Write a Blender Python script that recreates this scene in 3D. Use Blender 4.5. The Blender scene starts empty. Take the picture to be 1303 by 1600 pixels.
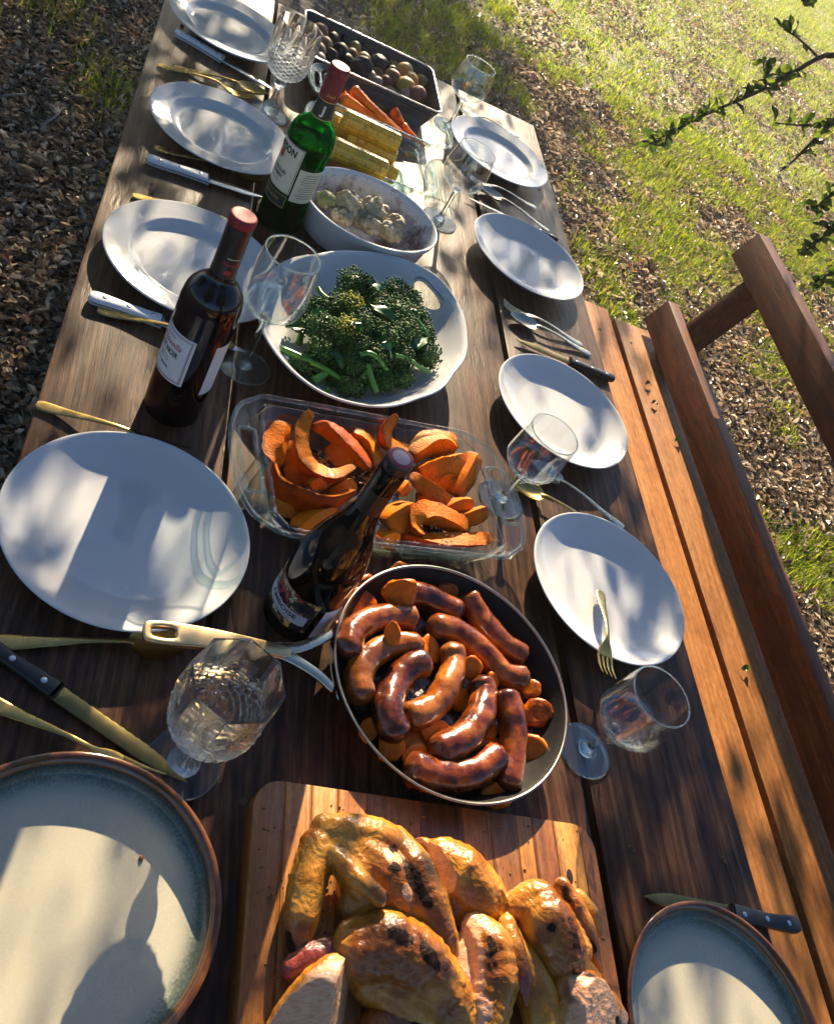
import bpy, bmesh, math, random
import numpy as np
from mathutils import Vector, Matrix, noise
random.seed(7); RNG = np.random.default_rng(7)
SC = bpy.context.scene
COL = SC.collection
PI = math.pi
TZ = 0.75                                   # table top above the ground

# ------------------------------------------------------------------ camera, sky, sun, exposure
PW, PH = 1303.0, 1600.0                     # photograph size in pixels
FPX, CAMH = 1360.945, 0.861825              # focal length (pixels), eye height above the table top
E1 = np.array([0.89414883, 0.24267968, 0.37630366])
E2 = np.array([-0.05778749, -0.77082585, 0.63441951])
UP = np.array([0.44402531, -0.58901111, -0.67520918])
cam_d = bpy.data.cameras.new('camera'); cam = bpy.data.objects.new('camera', cam_d); COL.objects.link(cam)
cam_d.sensor_fit = 'VERTICAL'; cam_d.sensor_height = 24.0; cam_d.lens = FPX / PH * 24.0
cam_d.clip_start = 0.02; cam_d.clip_end = 400
cx, cy, cz = [(E1[i], E2[i], UP[i]) for i in range(3)]
cam.matrix_world = Matrix(((cx[0], -cy[0], -cz[0], 0), (cx[1], -cy[1], -cz[1], 0), (cx[2], -cy[2], -cz[2], TZ + CAMH), (0, 0, 0, 1)))
SC.camera = cam
SUN_EL, SUN_AZ = math.radians(22), math.radians(8)      # azimuth from +y (the far end of the table) towards +x
SUN = Vector((math.cos(SUN_EL) * math.sin(SUN_AZ), math.cos(SUN_EL) * math.cos(SUN_AZ), math.sin(SUN_EL)))
world = bpy.data.worlds.new('World'); SC.world = world; world.use_nodes = True
wn = world.node_tree; wn.nodes.clear()
sky = wn.nodes.new('ShaderNodeTexSky'); sky.sky_type = 'NISHITA'; sky.sun_disc = False
sky.sun_elevation = SUN_EL; sky.sun_rotation = SUN_AZ; sky.air_density = 1.0; sky.dust_density = 0.3; sky.ozone_density = 6.0
bg = wn.nodes.new('ShaderNodeBackground'); bg.inputs[1].default_value = 0.05
wo = wn.nodes.new('ShaderNodeOutputWorld')
wn.links.new(sky.outputs[0], bg.inputs[0]); wn.links.new(bg.outputs[0], wo.inputs[0])
sun_d = bpy.data.lights.new('sun', 'SUN'); sun_d.energy = 5.0; sun_d.angle = math.radians(0.55); sun_d.color = (1.0, 0.82, 0.56)
sun = bpy.data.objects.new('sun', sun_d); COL.objects.link(sun)
sun.rotation_euler = SUN.to_track_quat('Z', 'Y').to_euler(); sun.location = (0, 0, 12)
vs = SC.view_settings
SC.display_settings.display_device = 'sRGB'; vs.view_transform = 'Standard'; vs.look = 'None'; vs.exposure = 1.72; vs.gamma = 1.0; vs.use_curve_mapping = False
cy_ = SC.cycles
cy_.use_denoising = True; cy_.use_adaptive_sampling = True; cy_.adaptive_threshold = 0.03; cy_.max_bounces = 9; cy_.transparent_max_bounces = 20; cy_.transmission_bounces = 8; cy_.volume_bounces = 0
cy_.diffuse_bounces = 2; cy_.glossy_bounces = 4; cy_.sample_clamp_indirect = 6.0; cy_.sample_clamp_direct = 0; cy_.blur_glossy = 0.5

def at(u, v, z=0.0):
    """table-plane survey: the spot at height z above the table top seen at photo pixel (u, v)"""
    r = np.array([(u - PW / 2) / FPX, (v - PH / 2) / FPX, 1.0])
    w = np.array([r @ E1, r @ E2, r @ UP]); t = (z - CAMH) / w[2]
    return Vector((w[0] * t, w[1] * t, TZ + z))

# ------------------------------------------------------------------ scene helpers
def props(o, label=None, cat=None, group=None, kind=None):
    if label: o['label'] = label
    if cat: o['category'] = cat
    if group: o['group'] = group
    if kind: o['kind'] = kind
    return o
def thing(name, label, cat, loc=(0, 0, 0), rotz=0.0, group=None):
    o = bpy.data.objects.new(name, None); COL.objects.link(o); o.empty_display_size = 0.02
    o.location = loc; o.rotation_euler = (0, 0, rotz)
    return props(o, label, cat, group)
def mk(name, VF, m, sharp=42, smooth=True, attrs=None):
    V, F = VF
    me = bpy.data.meshes.new(name); me.from_pydata([tuple(map(float, v)) for v in V], [], F if isinstance(F, list) else F.tolist())
    if smooth:
        me.polygons.foreach_set('use_smooth', np.ones(len(me.polygons), bool))
        if sharp: me.set_sharp_from_angle(angle=math.radians(sharp))
    if attrs:
        for k, a in attrs.items():
            at_ = me.attributes.new(k, 'FLOAT', 'POINT'); at_.data.foreach_set('value', np.asarray(a, np.float32))
    if m is not None: me.materials.append(m)
    me.update()
    return me
def put(name, me, parent=None, loc=(0, 0, 0), rot=(0, 0, 0)):
    o = bpy.data.objects.new(name, me); COL.objects.link(o); o.location = loc; o.rotation_euler = rot
    if parent is not None: o.parent = parent
    return o
def part(name, VF, m, parent, **kw):
    return put(name, mk(name, VF, m, **kw), parent)
def solo(name, VF, m, label, cat, group=None, **kw):
    V, F = VF; V = np.asarray(V, float)
    c = np.array([(V[:, 0].min() + V[:, 0].max()) / 2, (V[:, 1].min() + V[:, 1].max()) / 2, V[:, 2].min()])
    o = put(name, mk(name, (V - c, F), m, **kw), None, tuple(c))
    return props(o, label, cat, group)
def copy_tree(o, parent=None):
    c = o.copy(); COL.objects.link(c); c.parent = parent
    for ch in o.children: copy_tree(ch, c)
    return c

# ------------------------------------------------------------------ mesh builders: all return (V, F)
def joinm(L):
    V, F, n = [], [], 0
    for v, f in L:
        v = np.asarray(v, float); V.append(v); F += [[int(i) + n for i in q] for q in f]; n += len(v)
    return np.vstack(V), F
def xf(VF, M): 
    V = np.asarray(VF[0], float); M = np.array(M)
    return V @ M[:3, :3].T + M[:3, 3], VF[1]
def move(VF, d): return np.asarray(VF[0], float) + np.array(d), VF[1]
def crom(P, k=6, closed=False):
    P = np.asarray(P, float); n = len(P); out = []
    segs = n if closed else n - 1
    for i in range(segs):
        if closed: a, b, c, d = P[(i - 1) % n], P[i], P[(i + 1) % n], P[(i + 2) % n]
        else: b, c = P[i], P[i + 1]; a = P[i - 1] if i else 2 * b - c; d = P[i + 2] if i + 2 < n else 2 * c - b
        for j in range(k):
            t = j / k
            out.append(0.5 * (2 * b + (c - a) * t + (2 * a - 5 * b + 4 * c - d) * t * t + (3 * b - a - 3 * c + d) * t ** 3))
    if not closed: out.append(P[-1])
    return np.array(out)
def loft(R, cap0=True, cap1=True, closed=True):
    R = [np.asarray(r, float) for r in R]; n = len(R[0]); V = np.vstack(R); F = []
    m = n if closed else n - 1
    for i in range(len(R) - 1):
        a, b = i * n, (i + 1) * n
        for j in range(m):
            k = (j + 1) % n
            F.append([a + j, a + k, b + k, b + j])
    if cap0: F.append(list(range(n))[::-1])
    if cap1: F.append([(len(R) - 1) * n + j for j in range(n)])
    return V, F
def lathe(prof, n=64, k=0, fr=None):
    P = np.asarray(prof, float)
    if k: P = crom(P, k); P[:, 0] = np.maximum(P[:, 0], 0)
    th = np.arange(n) * 2 * PI / n; V, F, idx = [], [], []
    for r, z in P:
        if r < 1e-6: idx.append([len(V)]); V.append((0, 0, z))
        else:
            idx.append(list(range(len(V), len(V) + n)))
            for t in th:
                q = r * (fr(t, z, r) if fr else 1.0); V.append((q * math.cos(t), q * math.sin(t), z))
    for A, B in zip(idx[:-1], idx[1:]):
        if len(A) == 1 and len(B) == 1: continue
        for j in range(n):
            l = (j + 1) % n
            if len(A) == 1: F.append([A[0], B[l], B[j]])
            elif len(B) == 1: F.append([A[j], A[l], B[0]])
            else: F.append([A[j], A[l], B[l], B[j]])
    return np.array(V), F
def frames(P, up):
    P = np.asarray(P, float); T = np.gradient(P, axis=0); T /= np.linalg.norm(T, axis=1)[:, None] + 1e-12
    up = np.asarray(up, float); up = np.broadcast_to(up, P.shape)
    S = np.cross(T, up); S /= np.linalg.norm(S, axis=1)[:, None] + 1e-9
    U = np.cross(S, T)
    return T, S, U
def sweep(P, rad, n=12, up=(0, 0, 1), shape=None, cap=True):
    P = np.asarray(P, float); T, S, U = frames(P, up); m = len(P)
    rad = np.broadcast_to(np.asarray(rad, float), (m,)) if not callable(rad) else np.array([rad(i / (m - 1)) for i in range(m)])
    if shape is None:
        th = np.arange(n) * 2 * PI / n; shape = np.c_[np.cos(th), np.sin(th)]
    shape = np.asarray(shape, float)
    R = [P[i] + rad[i] * (shape[:, :1] * S[i] + shape[:, 1:2] * U[i]) for i in range(m)]
    return loft(R, cap, cap)
_ico = {}
def ico(sub):
    if sub not in _ico:
        bm = bmesh.new(); bmesh.ops.create_icosphere(bm, subdivisions=sub, radius=1.0)
        bm.verts.ensure_lookup_table()
        _ico[sub] = (np.array([v.co[:] for v in bm.verts]), [[v.index for v in f.verts] for f in bm.faces]); bm.free()
    return _ico[sub]
def nz(V, f, seed=0.0, oct=3):
    o = Vector((seed * 7.13, seed * 3.7, seed * 5.3))
    return np.array([noise.fractal(Vector(v) * f + o, 1.0, 2.0, oct) for v in np.asarray(V, float)])
def blob(c, r, sub=4, amp=0.0, f=30.0, seed=0.0, rot=None, oct=3):
    V, F = ico(sub); r = np.broadcast_to(np.asarray(r, float), (3,))
    V = V * r
    if amp: V = V * (1 + amp * nz(V, f, seed, oct))[:, None]
    if rot is not None: V = V @ np.array(rot.to_matrix() if hasattr(rot, 'to_matrix') else rot)[:3, :3].T
    return V + np.array(c), F
def box(x0, x1, y0, y1, z0, z1, b=0.002):
    bm = bmesh.new(); bmesh.ops.create_cube(bm, size=1.0)
    for v in bm.verts: v.co = Vector(((x0 + x1) / 2 + v.co.x * (x1 - x0), (y0 + y1) / 2 + v.co.y * (y1 - y0), (z0 + z1) / 2 + v.co.z * (z1 - z0)))
    if b: bmesh.ops.bevel(bm, geom=bm.edges[:], offset=b, segments=2, profile=0.6, affect='EDGES')
    bm.verts.ensure_lookup_table()
    R = np.array([v.co[:] for v in bm.verts]), [[v.index for v in f.verts] for f in bm.faces]
    bm.free(); return R
def offset(poly, d):
    P = np.asarray(poly, float); A = np.roll(P, 1, 0); B = np.roll(P, -1, 0)
    t = B - A; t /= np.linalg.norm(t, axis=1)[:, None] + 1e-9
    area = 0.5 * np.sum(P[:, 0] * B[:, 1] - B[:, 0] * P[:, 1]); s = 1 if area > 0 else -1
    return P - s * d * np.c_[t[:, 1], -t[:, 0]]
def slab(poly, z0, z1, b=0.0):
    """an outline given thickness, its edges rounded by b"""
    P = np.asarray(poly, float)
    if b: lev = [(b, z0), (b * .3, z0 + b * .3), (0, z0 + b), (0, z1 - b), (b * .3, z1 - b * .3), (b, z1)]
    else: lev = [(0, z0), (0, z1)]
    return loft([np.c_[offset(P, d) if d else P, np.full(len(P), z)] for d, z in lev])
def rrect(L, W, r, n=8, p=None):
    out = []
    for cx_, cy_2, a0 in ((L / 2 - r, W / 2 - r, 0), (-L / 2 + r, W / 2 - r, PI / 2), (-L / 2 + r, -W / 2 + r, PI), (L / 2 - r, -W / 2 + r, 1.5 * PI)):
        for i in range(n + 1):
            a = a0 + PI / 2 * i / n; out.append((cx_ + r * math.cos(a), cy_2 + r * math.sin(a)))
    return np.array(out)
def remesh(VF, voxel, smooth=6, fac=0.5):
    me = mk('tmp', VF, None, smooth=False); o = bpy.data.objects.new('tmp', me); COL.objects.link(o)
    r = o.modifiers.new('r', 'REMESH'); r.mode = 'VOXEL'; r.voxel_size = voxel
    if smooth: s = o.modifiers.new('s', 'SMOOTH'); s.iterations = smooth; s.factor = fac
    dg = bpy.context.evaluated_depsgraph_get(); e = o.evaluated_get(dg); m2 = e.to_mesh()
    V = np.zeros(len(m2.vertices) * 3); m2.vertices.foreach_get('co', V); V = V.reshape(-1, 3)
    F = [list(p.vertices) for p in m2.polygons]
    e.to_mesh_clear(); bpy.data.objects.remove(o); bpy.data.meshes.remove(me)
    return V, F
def vnormals(V, F):
    V = np.asarray(V); N = np.zeros_like(V)
    for q in F:
        n = np.cross(V[q[1]] - V[q[0]], V[q[2]] - V[q[0]])
        for i in q: N[i] += n
    return N / (np.linalg.norm(N, axis=1)[:, None] + 1e-12)
def textmesh(body, size, align='CENTER', shear=0.0, bold=0.0):
    cu = bpy.data.curves.new('txt', 'FONT'); cu.body = body; cu.size = size; cu.align_x = align; cu.align_y = 'CENTER'; cu.shear = shear; cu.offset = bold
    cu.resolution_u = 3
    o = bpy.data.objects.new('txt', cu); COL.objects.link(o)
    dg = bpy.context.evaluated_depsgraph_get(); m2 = o.evaluated_get(dg).to_mesh()
    bm = bmesh.new(); bm.from_mesh(m2)
    bmesh.ops.triangulate(bm, faces=bm.faces[:]); bmesh.ops.subdivide_edges(bm, edges=[e for e in bm.edges if e.calc_length() > size * .25], cuts=2)
    bmesh.ops.triangulate(bm, faces=bm.faces[:]); bm.verts.ensure_lookup_table()
    V = np.array([v.co[:] for v in bm.verts]).reshape(-1, 3); F = [[v.index for v in f.verts] for f in bm.faces]
    bm.free(); o.evaluated_get(dg).to_mesh_clear(); bpy.data.objects.remove(o); bpy.data.curves.remove(cu)
    return V, F
def wrap(VF, r, az, z0):
    """bend a flat drawing (x along, y up) round a bottle of radius r, its middle facing azimuth az"""
    V = np.asarray(VF[0], float); a = az + V[:, 0] / r
    return np.c_[r * np.cos(a), r * np.sin(a), z0 + V[:, 1]], VF[1]
def patch(w, h, nx=24, ny=2):
    x = np.linspace(-w / 2, w / 2, nx + 1); y = np.linspace(-h / 2, h / 2, ny + 1)
    V = np.array([(a, b_, 0) for b_ in y for a in x]); F = [[j * (nx + 1) + i, j * (nx + 1) + i + 1, (j + 1) * (nx + 1) + i + 1, (j + 1) * (nx + 1) + i] for j in range(ny) for i in range(nx)]
    return V, F

# ------------------------------------------------------------------ materials
class Mat:
    def __init__(s, name):
        s.m = bpy.data.materials.new(name); s.m.use_nodes = True; s.t = s.m.node_tree; s.t.nodes.clear()
        s.out = s.t.nodes.new('ShaderNodeOutputMaterial')
    def n(s, typ, ins=None, **kw):
        o = s.t.nodes.new('ShaderNode' + typ)
        for k, v in kw.items(): setattr(o, k, v)
        for k, v in (ins or {}).items(): s.set(o.inputs[k], v)
        return o
    def set(s, sock, v):
        if hasattr(v, 'outputs'): v = v.outputs[0]
        if isinstance(v, bpy.types.NodeSocket): s.t.links.new(v, sock)
        else:
            if sock.type == 'RGBA' and len(v) == 3: v = (*v, 1)
            sock.default_value = v
    def coord(s, scale=(1, 1, 1), rot=(0, 0, 0), src='Object'):
        c = s.n('TexCoord'); return s.n('Mapping', {'Vector': c.outputs[src], 'Scale': scale, 'Rotation': rot})
    def noise(s, scale, vec=None, detail=4.0, rough=0.55, dist=0.0):
        return s.n('TexNoise', {'Scale': scale, 'Detail': detail, 'Roughness': rough, 'Distortion': dist, **({'Vector': vec} if vec else {})}).outputs['Fac']
    def ramp(s, fac, stops, interp='LINEAR'):
        r = s.n('ValToRGB', {'Fac': fac}); e = r.color_ramp.elements; r.color_ramp.interpolation = interp
        while len(e) < len(stops): e.new(0.5)
        for i, (p, c) in enumerate(stops):
            e[i].position = p; e[i].color = (*c, 1) if not isinstance(c, (int, float)) else (c, c, c, 1)
        return r.outputs[0]
    def mix(s, f, a, b, mode='MIX'):
        o = s.n('Mix', data_type='RGBA', blend_type=mode)
        s.set(o.inputs['Factor'], f); s.set(o.inputs[6], a); s.set(o.inputs[7], b); return o.outputs[2]
    def math(s, op, a, b=0.0, c=None):
        o = s.n('Math', operation=op); s.set(o.inputs[0], a); s.set(o.inputs[1], b)
        if c is not None: s.set(o.inputs[2], c)
        return o.outputs[0]
    def bump(s, h, strength=0.3, dist=0.002): return s.n('Bump', {'Height': h, 'Strength': strength, 'Distance': dist}).outputs[0]
    def attr(s, name): return s.n('Attribute', attribute_name=name).outputs['Fac']
    def island(s): return s.n('NewGeometry').outputs['Random Per Island']
    def pr(s, col, rough=0.5, metal=0.0, bump=None, coat=0.0, crough=0.05, spec=0.5, sss=0.0, sr=None, trans=0.0, ior=1.5):
        i = {'Base Color': col, 'Roughness': rough, 'Metallic': metal, 'Coat Weight': coat, 'Coat Roughness': crough, 'Specular IOR Level': spec, 'Transmission Weight': trans, 'IOR': ior}
        if sss: i['Subsurface Weight'] = sss; i['Subsurface Radius'] = sr or (0.01, 0.004, 0.002); i['Subsurface Scale'] = 0.5
        if bump is not None: i['Normal'] = bump
        return s.n('BsdfPrincipled', i).outputs[0]
    def mixs(s, f, a, b):
        o = s.n('MixShader'); s.set(o.inputs[0], f); s.set(o.inputs[1], a); s.set(o.inputs[2], b); return o.outputs[0]
    def done(s, sh): s.t.links.new(sh, s.out.inputs[0]); return s.m

def wood(name, c0, c1, c2, rough=0.42, gs=1.0, wear=(0.3, 0.22, 0.16), wa=0.35, spec=0.5, seedcol=0.25, ring=.2):
    k = Mat(name); oi = k.n('ObjectInfo').outputs['Random']
    off = k.n('CombineXYZ', {'X': k.math('MULTIPLY', oi, 9.0), 'Y': k.math('MULTIPLY', oi, 17.0)})
    co = k.n('VectorMath', {0: k.coord().outputs[0], 1: off.outputs[0]}, operation='ADD').outputs[0]
    wob = k.n('VectorMath', {0: k.n('TexNoise', {'Vector': k.n('Mapping', {'Vector': co, 'Scale': (3, 1.2, 3)}), 'Scale': 1.0, 'Detail': 2.0}).outputs['Color'], 1: (.05, 0, .05), 2: co}, operation='MULTIPLY_ADD').outputs[0]
    st = k.n('Mapping', {'Vector': wob, 'Scale': (210 * gs, 6 * gs, 210 * gs)})
    st2 = k.n('Mapping', {'Vector': wob, 'Scale': (24 * gs, 2.0 * gs, 24 * gs)})
    fine = k.noise(1.0, st, 6, .7, .3); broad = k.noise(1.0, st2, 6, .65, .8)
    wv = k.n('TexWave', {'Vector': k.n('Mapping', {'Vector': wob, 'Scale': (7 * gs, .35 * gs, 7 * gs)}), 'Scale': 2.0, 'Distortion': 14.0, 'Detail': 4.0, 'Detail Scale': 1.6, 'Detail Roughness': .7}, bands_direction='X').outputs['Fac']
    f = k.math('ADD', k.math('MULTIPLY', fine, .42), k.math('ADD', k.math('MULTIPLY', broad, .58), k.math('MULTIPLY', k.math('SUBTRACT', wv, .5), ring)))
    col = k.ramp(f, [(0.30, c0), (0.52, c1), (0.74, c2)])
    mot = k.ramp(k.noise(85 * gs, k.n('Mapping', {'Vector': co, 'Scale': (1.6, .55, 1)}), 6, .75), [(.30, .62), (.5, 1.0), (.7, 1.32)]); col = k.mix(1.0, col, mot, 'MULTIPLY')
    tone = k.math('ADD', 1.0 - seedcol / 2, k.math('MULTIPLY', oi, seedcol))
    col = k.mix(1.0, col, k.n('CombineColor', {0: tone, 1: tone, 2: tone}).outputs[0], 'MULTIPLY')
    w = k.ramp(k.noise(9 * gs, k.n('Mapping', {'Vector': co, 'Scale': (1.3, .75, 1)}), 9, .74, .2), [(.52, 0), (.72, 1)])
    col = k.mix(k.math('MULTIPLY', k.math('MULTIPLY', w, k.ramp(fine, [(.35, 0), (.6, 1)])), wa), col, wear)
    dk = k.ramp(k.noise(30 * gs, k.n('Mapping', {'Vector': co, 'Scale': (1, .18, 1)}), 4, .65), [(.30, 1), (.42, 0)])
    col = k.mix(k.math('MULTIPLY', dk, .6), col, tuple(x * .35 for x in c0))
    stn = k.ramp(k.noise(3.2 * gs, co, 5, .6, 1.0), [(.36, 1), (.5, 0)])
    col = k.mix(k.math('MULTIPLY', stn, .35), col, tuple(x * .6 for x in c0))
    ro = k.math('ADD', rough - .10, k.math('MULTIPLY', k.math('ADD', w, fine), .16))
    return k.done(k.pr(col, ro, bump=k.bump(k.math('ADD', fine, k.math('MULTIPLY', dk, -.8)), .5, .0012), spec=spec))
def plain(name, col, rough=.4, metal=0.0, var=.12, coat=0.0, bs=0.0, ns=60.0, spec=.5, sss=0, rvar=.1):
    k = Mat(name); n_ = k.noise(ns, k.coord(), 4); c = k.mix(n_, tuple(x * (1 - var) for x in col), tuple(min(1, x * (1 + var)) for x in col))
    return k.done(k.pr(c, k.math('ADD', rough - rvar / 2, k.math('MULTIPLY', n_, rvar)), metal, k.bump(n_, bs, .001) if bs else None, coat, spec=spec, sss=sss))
def thinglass(name, tint=(.97, .985, .98), ior=1.5, rough=0.0, dirt=.03):
    k = Mat(name); bf = k.n('NewGeometry').outputs['Backfacing']      # a thin pane reflects alike from both sides
    fr = k.n('Fresnel', {'IOR': k.math('SUBTRACT', ior, k.math('MULTIPLY', bf, ior - 1 / ior))}).outputs[0]
    tr = k.n('BsdfTransparent', {'Color': tint}); gl = k.n('BsdfGlossy', {'Color': (1, 1, 1), 'Roughness': rough})
    sh = k.mixs(fr, tr.outputs[0], gl.outputs[0])
    sm = k.math('MULTIPLY', k.ramp(k.noise(35, k.coord(), 5, .7), [(.5, 0), (.8, 1)]), dirt)
    return k.done(k.mixs(sm, sh, k.n('BsdfDiffuse', {'Color': (.7, .72, .75)}).outputs[0]))
def solidglass(name, col=(1, 1, 1), clear=.2, ior=1.5, rough=0.0, tint=(.95, .98, .97)):
    k = Mat(name); g = k.n('BsdfGlass', {'Color': col, 'IOR': ior, 'Roughness': rough}); t = k.n('BsdfTransparent', {'Color': tint})
    return k.done(k.mixs(clear, g.outputs[0], t.outputs[0]))

MT = {}
MT['table'] = wood('weathered table wood', (.026, .010, .005), (.075, .033, .016), (.150, .075, .040), .46, wear=(.28, .175, .11), wa=.38, spec=.22)
MT['bench'] = wood('cedar bench wood', (.27, .098, .026), (.36, .145, .042), (.42, .188, .062), .55, wear=(.46, .24, .10), wa=.2, spec=.2)
MT['rail'] = wood('stained rail wood', (.050, .012, .003), (.105, .028, .007), (.175, .055, .015), .5, wear=(.26, .14, .07), wa=.2, spec=.2)
def m_porcelain():
    k = Mat('white porcelain'); n_ = k.noise(9, k.coord(), 5, .7)
    sm = k.ramp(k.noise(40, k.coord(), 6, .75), [(.45, .03), (.75, .14)])
    return k.done(k.pr(k.mix(n_, (.56, .57, .59), (.62, .62, .62)), sm, coat=.3, spec=.5))
MT['porcelain'] = m_porcelain()
def m_glaze():
    k = Mat('reactive stoneware glaze'); c = k.coord(); s = k.n('SeparateXYZ', {0: c.outputs[0]})
    r = k.math('SQRT', k.math('ADD', k.math('POWER', s.outputs[0], 2.0), k.math('POWER', s.outputs[1], 2.0)))
    big = k.noise(30, c, 5, .7); fine = k.noise(420, c, 3, .7)
    q = k.math('ADD', r, k.math('ADD', k.math('MULTIPLY', k.math('SUBTRACT', big, .5), .010), k.math('MULTIPLY', k.math('SUBTRACT', fine, .5), .022)))
    q = k.math('DIVIDE', q, .138)
    col = k.ramp(q, [(.74, (.50, .46, .35)), (.82, (.38, .37, .29)), (.88, (.12, .15, .12)), (.925, (.022, .040, .038)), (.965, (.014, .018, .026)), (.99, (.12, .05, .015))])
    sp = k.ramp(k.noise(900, c, 2, .5), [(.66, 0), (.72, 1)])
    col = k.mix(k.math('MULTIPLY', sp, .35), col, (.16, .14, .10))
    return k.done(k.pr(col, k.math('ADD', .16, k.math('MULTIPLY', fine, .2)), coat=.4, bump=k.bump(big, .08, .001)))
MT['glaze'] = m_glaze()
def m_rimglaze():
    k = Mat('brown rim glaze'); n_ = k.noise(25, k.coord((1, 1, 4)), 5, .7)
    return k.done(k.pr(k.ramp(n_, [(.3, (.045, .014, .004)), (.55, (.13, .045, .010)), (.75, (.24, .10, .025))]), .14, coat=.6))
MT['rimglaze'] = m_rimglaze()
MT['thin'] = thinglass('thin clear glass', (.965, .98, .975), 1.75, 0.0, .012)
MT['pyrex'] = thinglass('oven glass', (.95, .98, .97), 1.55, .01, .09)
MT['pyrexrim'] = solidglass('oven glass edge', (.80, .95, .91), .6, 1.47, 0.0, (.80, .96, .92))
MT['pyrexedge'] = thinglass('oven glass edge', (.88, .97, .945), 1.7, .01, .02)
MT['crystal'] = solidglass('cut crystal', (1, 1, 1), .2, 1.5)
MT['stemglass'] = solidglass('glass stem', (.98, 1, .99), .08, 1.5)
MT['glassedge'] = solidglass('glass rim', (.97, .99, .98), .45, 1.5)
MT['gold'] = plain('gold plated cutlery', (.52, .35, .11), .24, 1.0, .2, rvar=.2)
MT['brass'] = plain('champagne steel', (.58, .53, .40), .25, 1.0, .2, rvar=.18)
MT['blade'] = plain('gold tinted blade', (.20, .155, .06), .3, 1.0, .15, rvar=.15)
MT['steel'] = plain('polished steel', (.6, .6, .6), .22, 1.0, .1, rvar=.15)
MT['handle'] = plain('pan handle steel in sunlit gold', (.62, .46, .24), .34, 1.0, .12, rvar=.12)  # warm sunlight on the steel bar is put into its base colour
MT['whiteplastic'] = plain('white handle plastic', (.70, .72, .76), .3, 0, .04)
MT['blackplastic'] = plain('black handle plastic', (.012, .012, .014), .34, 0, .2)
MT['panblack'] = plain('seasoned black pan', (.008, .007, .007), .5, 0, .5, bs=.3, ns=300, spec=.22, rvar=.25)
MT['panrim'] = plain('bare steel pan edge', (.42, .37, .31), .32, 1.0, .2)
MT['tray'] = plain('dark roasting tin', (.045, .043, .043), .42, .5, .3)
MT['trayrim'] = plain('bright tin rim', (.62, .62, .62), .28, 1.0, .1)

# ------------------------------------------------------------------ the ground
def gz(x, y):
    return 0.020 * noise.noise(Vector((x * .8, y * .8, 3.1))) + 0.012 * noise.noise(Vector((x * 2.7, y * 2.7, 9.4)))
def m_ground():
    k = Mat('leaf strewn soil'); c = k.coord()
    v = k.n('TexVoronoi', {'Vector': c, 'Scale': 34.0, 'Randomness': 1.0}); n_ = k.noise(3, c, 5, .6)
    hue = k.n('SeparateColor', {0: v.outputs['Color']}).outputs[0]
    lit = k.ramp(hue, [(.0, (.05, .034, .022)), (.5, (.15, .10, .06)), (.8, (.26, .19, .12)), (1, (.40, .32, .22))])
    soil = k.ramp(k.noise(60, c, 5, .7), [(.3, (.03, .022, .016)), (.7, (.10, .072, .048))])
    col = k.mix(k.ramp(v.outputs['Distance'], [(.2, 1), (.5, 0)]), soil, lit)
    s = k.n('SeparateXYZ', {0: c.outputs[0]})
    far = k.math('MULTIPLY', k.ramp(k.math('DIVIDE', s.outputs[1], 14.0), [(.2, 0), (.55, 1)]), k.ramp(s.outputs[0], [(.5, 0), (1, 1)]))
    gr = k.ramp(k.noise(1.3, c, 5, .6), [(.30, .3), (.5, 1)])
    col = k.mix(k.math('MULTIPLY', k.math('MULTIPLY', gr, far), .85), col, (.25, .25, .06))
    return k.done(k.pr(col, .8, bump=k.bump(v.outputs['Distance'], .6, .01)))
gs = np.unique(np.r_[np.linspace(-90, -4, 18), np.linspace(-4, 10, 113), np.linspace(10, 16, 21), np.linspace(16, 120, 22)])
gx = gs - 2
gv = np.array([(x, y, gz(x, y) if abs(x) < 20 and abs(y) < 25 else 0) for y in gs for x in gx]); ng = len(gs)
gf = [[j * ng + i, j * ng + i + 1, (j + 1) * ng + i + 1, (j + 1) * ng + i] for j in range(ng - 1) for i in range(ng - 1)]
props(put('ground', mk('ground', (gv, gf), m_ground(), sharp=0)), kind='structure')

# ------------------------------------------------------------------ picnic table
TX0, TX1, TY0, TY1 = -.048, .945, -.06, 2.357
tab = thing('picnic_table', 'long dark brown plank picnic table carrying the meal', 'table', (0, 0, 0))
for a, b_ in ((TX0, .190), (.198, .443), (.451, .692), (.703, TX1)):
    V, F = box(a, b_, TY0 + random.uniform(-.004, .004), TY1 + random.uniform(-.004, .004), TZ - .038, TZ, .004)
    part('plank', (V, F), MT['table'], tab)
for y in (.35, 2.0):
    part('cross_beam', box(.0, .9, y - .045, y + .045, TZ - .13, TZ - .039, .003), MT['table'], tab)
    for x, s in ((.12, -1), (.78, 1)):
        V, F = box(x - .045, x + .045, y + .047, y + .085, 0.0, TZ - .039, .003)
        V[:, 0] += s * (TZ - V[:, 2]) * .22
        part('leg', (V, F), MT['table'], tab)
part('stretcher', box(.42, .48, .40, 1.95, .22, .31, .003), MT['table'], tab)

for pts in ([(1132, 1283), (1137, 1300), (1141, 1318)], [(1141, 1322), (1147, 1338), (1152, 1356)], [(1032, 1175), (1036, 1190), (1040, 1203)], [(640, 1235), (642, 1250), (644, 1262)]):
    C = [at(u, v, .0002) for u, v in pts]; C = np.array(crom([tuple(c) for c in C], 4)); q = len(C)
    wd = .0011 * np.sin(np.linspace(.15, PI - .1, q)); V = np.vstack([C + np.c_[wd, 0 * wd, 0 * wd], C - np.c_[wd, 0 * wd, 0 * wd]]); part('crack', (V, [[i, i + 1, q + i + 1, q + i] for i in range(q - 1)]), plain('dark split in the wood', (.004, .003, .002), .9), tab)
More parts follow.
